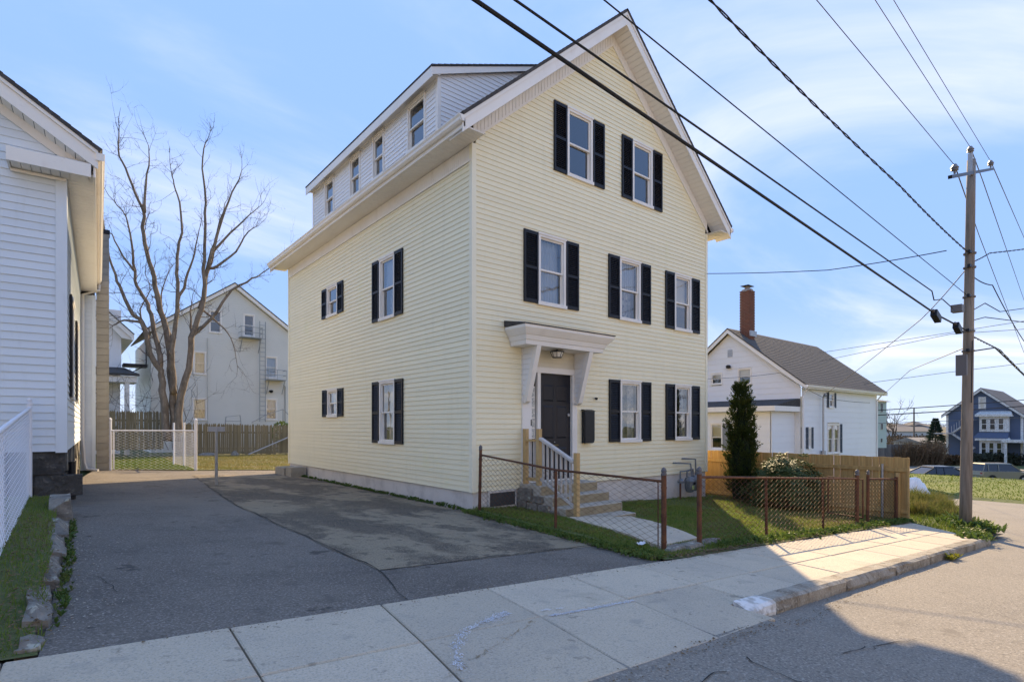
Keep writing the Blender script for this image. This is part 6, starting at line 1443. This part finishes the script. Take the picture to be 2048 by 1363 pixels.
for _ in range(4200):
    t = random.random() ** .75; a = random.uniform(0, 6.283); lay = .75 + .25 * math.sin(t * 60); r = (1 - t) * 1.55 * lay * random.uniform(.3, 1) ** .5 + .05
    c = cb_ + Vector((math.cos(a) * r, math.sin(a) * r, t * hh)); quadleaf(m, c, Vector((math.cos(a), math.sin(a), -.25)) + jit(.3), jit(1), random.uniform(.2, .45), .05)
m.build('foliage', M_SPRUCE, spz)['kind'] = 'stuff'; MB().tube([cb_ - Vector((0, 0, 1)), cb_ + Vector((0, 0, hh))], [.15, .03], 6).build('trunk', M_BARK, spz)
ft = thing('far_bare_tree', 'small bare tree beside the pale green house', 'tree', tuple(ond(1790, 870, 80))); twm = MB(); c = ond(1788, 875, 80)
for _ in range(9): twig(c + Vector((random.gauss(0, .3), random.gauss(0, .3), 0)), Vector((random.gauss(0, .35), random.gauss(0, .35), 1)), random.uniform(3, 5), .07, 2)
twm.build('limbs', M_TWIG, ft)
fp = thing('far_utility_pole', 'thin far utility pole in front of the hill houses', 'utility pole', tuple(ond(1828, 885, 100))); c = ond(1828, 885, 100); t2 = ond(1828, 816, 100)
MB().tube([c, t2], [.16, .12], 6).build('shaft', M_POLE, fp)
# ================================================================ cars
def car(name, lb, cat, pos, ang, L_, body, cabin, paint, width=1.8, wr=.33, wb=(.85, 3.55), hl=True):
    t_ = thing(name, lb, cat, tuple(pos)); Mx = rot(pos, ang); hw = width / 2
    def loft(prof, ys, nm, mat, par_):
        m = MB(); n = len(prof[0])
        for pf_, y in zip(prof, ys): m.v += [(x, y, z) for x, z in pf_]
        m.f = [(r * n + i, r * n + (i + 1) % n, (r + 1) * n + (i + 1) % n, (r + 1) * n + i) for r in range(len(ys) - 1) for i in range(n)] + [tuple(range(n))[::-1], tuple((len(ys) - 1) * n + i for i in range(n))]
        return m.build(nm, mat, par_, Mx)
    cxm = L_ / 2; shr = lambda P, k, dz_: [(cxm + (x - cxm) * k, z + dz_ * (1 if z > .6 else -.2)) for x, z in P]
    bd = loft([shr(body, .965, -.04), body, body, shr(body, .965, -.04)], [-hw, -hw + .09, hw - .09, hw], 'body', paint, t_)
    zb = min(z for x, z in cabin); zt_ = max(z for x, z in cabin)
    lean_ = lambda z: .10 + .20 * (z - zb) / (zt_ - zb)
    m = MB(); n = len(cabin); m.v = [(x, -hw + lean_(z), z) for x, z in cabin] + [(x, hw - lean_(z), z) for x, z in cabin]
    m.f = [tuple(range(n))[::-1], tuple(range(n, 2 * n))] + [(i, (i + 1) % n, n + (i + 1) % n, n + i) for i in range(n)]
    cbn = m.build('cabin', M_DGLASS, t_, Mx)
    top = [p for p in cabin if p[1] > zt_ - .16]; x0, x1 = min(p[0] for p in top), max(p[0] for p in top)
    MB().hexa([(x0 - .02, -hw + .24, zt_ - .05), (x1 + .06, -hw + .24, zt_ - .07), (x1 + .06, hw - .24, zt_ - .07), (x0 - .02, hw - .24, zt_ - .05), (x0 + .06, -hw + .32, zt_ + .035), (x1 - .1, -hw + .32, zt_ + .03), (x1 - .1, hw - .32, zt_ + .03), (x0 + .06, hw - .32, zt_ + .035)]).build('roof', paint, t_, Mx)
    for sy in (-1, 1):
        for i in range(n):
            (xa, za), (xb, zb2) = cabin[i], cabin[(i + 1) % n]
            if max(za, zb2) - min(za, zb2) > .15: MB().beam((xa, sy * (hw - lean_(za) + .012), za), (xb, sy * (hw - lean_(zb2) + .012), zb2), .05, .08).build('pillar', paint, t_, Mx)
        for xm in ((x0 + x1) / 2 - .1, x0 + (x1 - x0) * .08): MB().beam((xm, sy * (hw - lean_(zb) + .012), zb), (xm + .08, sy * (hw - lean_(zt_) + .012), zt_ - .02), .05, .07).build('pillar', paint, t_, Mx)
        for xw in wb:
            y0 = sy * (hw - .2); y1 = sy * (hw + .01)
            w_ = MB().tube([(xw, y0, wr), (xw, y1, wr)], wr, 18).build('wheel', M_TYRE, t_, Mx)
            MB().tube([(xw, y1, wr), (xw, y1 + sy * .015, wr)], wr * .62, 12).build('rim', M_RIM, w_, Mx)
            MB().tube([(xw, sy * (hw - .05), wr + .03), (xw, sy * (hw + .004), wr + .03)], wr * 1.22, 16).build('wheel_arch', M_BLK, t_, Mx)
        MB().box(.02, .10, sy * (hw - .28), sy * (hw - .10), .72, .95).build('tail_light', mk('tail', (.35, .02, .02), .3), t_, Mx)
    return t_
ra = math.degrees(math.atan2(RY, RX))
sp_ = ond(1948, 966, 49); sp_.z = H(sp_.x, sp_.y) + .04
suvb = [(.02, .38), (.0, .7), (.06, 1.05), (.5, 1.08), (3.3, 1.05), (4.45, .92), (4.6, .7), (4.58, .4), (4.4, .3), (.2, .3)]
suvc = [(.12, 1.06), (.42, 1.62), (.7, 1.70), (2.4, 1.70), (2.75, 1.62), (3.45, 1.05)]
car('parked_suv', 'tan suv parked beyond the grass at the right edge', 'car', tuple(sp_), ra, 4.6, suvb, suvc, M_CARG)
sp2 = ond(1822, 960, 41); sp2.z = H(sp2.x, sp2.y) - .02
sedb = [(.02, .38), (.0, .65), (.1, .92), (1.0, .95), (3.3, .90), (4.4, .74), (4.5, .55), (4.45, .35), (.2, .28)]
sedc = [(.35, .93), (1.2, 1.36), (1.7, 1.44), (2.4, 1.42), (2.75, 1.32), (3.6, .90)]
car('parked_car', 'dark sedan whose roof shows above the grass crest', 'car', tuple(sp2), ra, 4.5, sedb, sedc, M_CARB, wr=.31)

# ================================================================ houses across the street (unseen behind the viewer, added for bounce light and reflections)
M_CREAM = mk('siding_cream', (.74, .68, .56), .6, [(.5, .4, .75, (.68, .62, .5), .5)])
M_TANS = mk('siding_tan', (.62, .52, .38), .6, [(.5, .4, .75, (.56, .46, .33), .5)])
tag(MB().add([(u, v, H(u, -19) + z) for u in (-40, 25) for v, z in ((-17.2, .0), (-20.2, .01))], [(0, 2, 3, 1)]).build('opposite_sidewalk', M_CONC), kind='structure')
opp = [(-31, 9.5, M_CREAM, 'unseen cream gabled house across the street, farthest left of the row'), (-20, 9.0, M_WSID, 'unseen white gabled house across the street, second from the left of the row'), (-9.5, 9.5, M_TANS, 'unseen tan gabled house across the street, facing the driveway'), (1.5, 9.2, M_WSID, 'unseen white gabled house across the street, facing the front door'), (12.5, 9.5, M_CREAM, 'unseen cream gabled house across the street, farthest right of the row')]
for i, (u0, wd, sm, lb) in enumerate(opp):
    v0 = -20.4; zb = H(u0 + wd / 2, v0) - .3; zt_ = zb + 6.6; zr_ = zt_ + 4.0; t_ = thing('unseen_opposite_house', lb, 'house', (u0 + wd / 2, v0 - 5, zb), 'unseen houses across the street')
    Mo = rot((u0 + wd, v0, 0), 180); hgx = lambda z: (0, wd) if z < zt_ else (wd / 2 * (z - zt_) / 4.0, wd - wd / 2 * (z - zt_) / 4.0)
    wn_ = [(x, x + .95, zb + z, zb + z + 1.5) for x in (.9, wd / 2 - .48, wd - 1.9) for z in (1.1, 4.1) if not (z == 1.1 and abs(x - wd / 2 + .48) < .1)] + [(wd / 2 - .45, wd / 2 + .45, zt_ + .6, zt_ + 1.9)]
    wall_part(t_, 'front_wall', Mo, zb, zr_ - .1, .2, hgx, [(a + .03, b - .03, c + .03, d - .03) for a, b, c, d in wn_], sm, lip=.02, sep=False)
    for a, b, c, d in wn_: window(t_, Mo, a, b, c, d, dress='curtain', cw=.1)
    MB().box(wd / 2 - .5, wd / 2 + .5, -.06, -.022, zb + .4, zb + 2.5).build('door', M_DOOR, t_, Mo)
    for sx in (-.3, wd + .3):
        P = lambda x, y, z: Mo @ Vector((x, y, z)); roof_plane(P(sx, -.35, zt_ - .25), P(sx, 10, zt_ - .25), P(wd / 2, -.35, zr_), P(wd / 2, 10, zr_), 16, M_SHINGG, t_)
    for sx in (0, wd - .1): MB().box(sx, sx + .1, .03, 10, zb, zt_ - .05).build('side_wall', sm, t_, Mo)
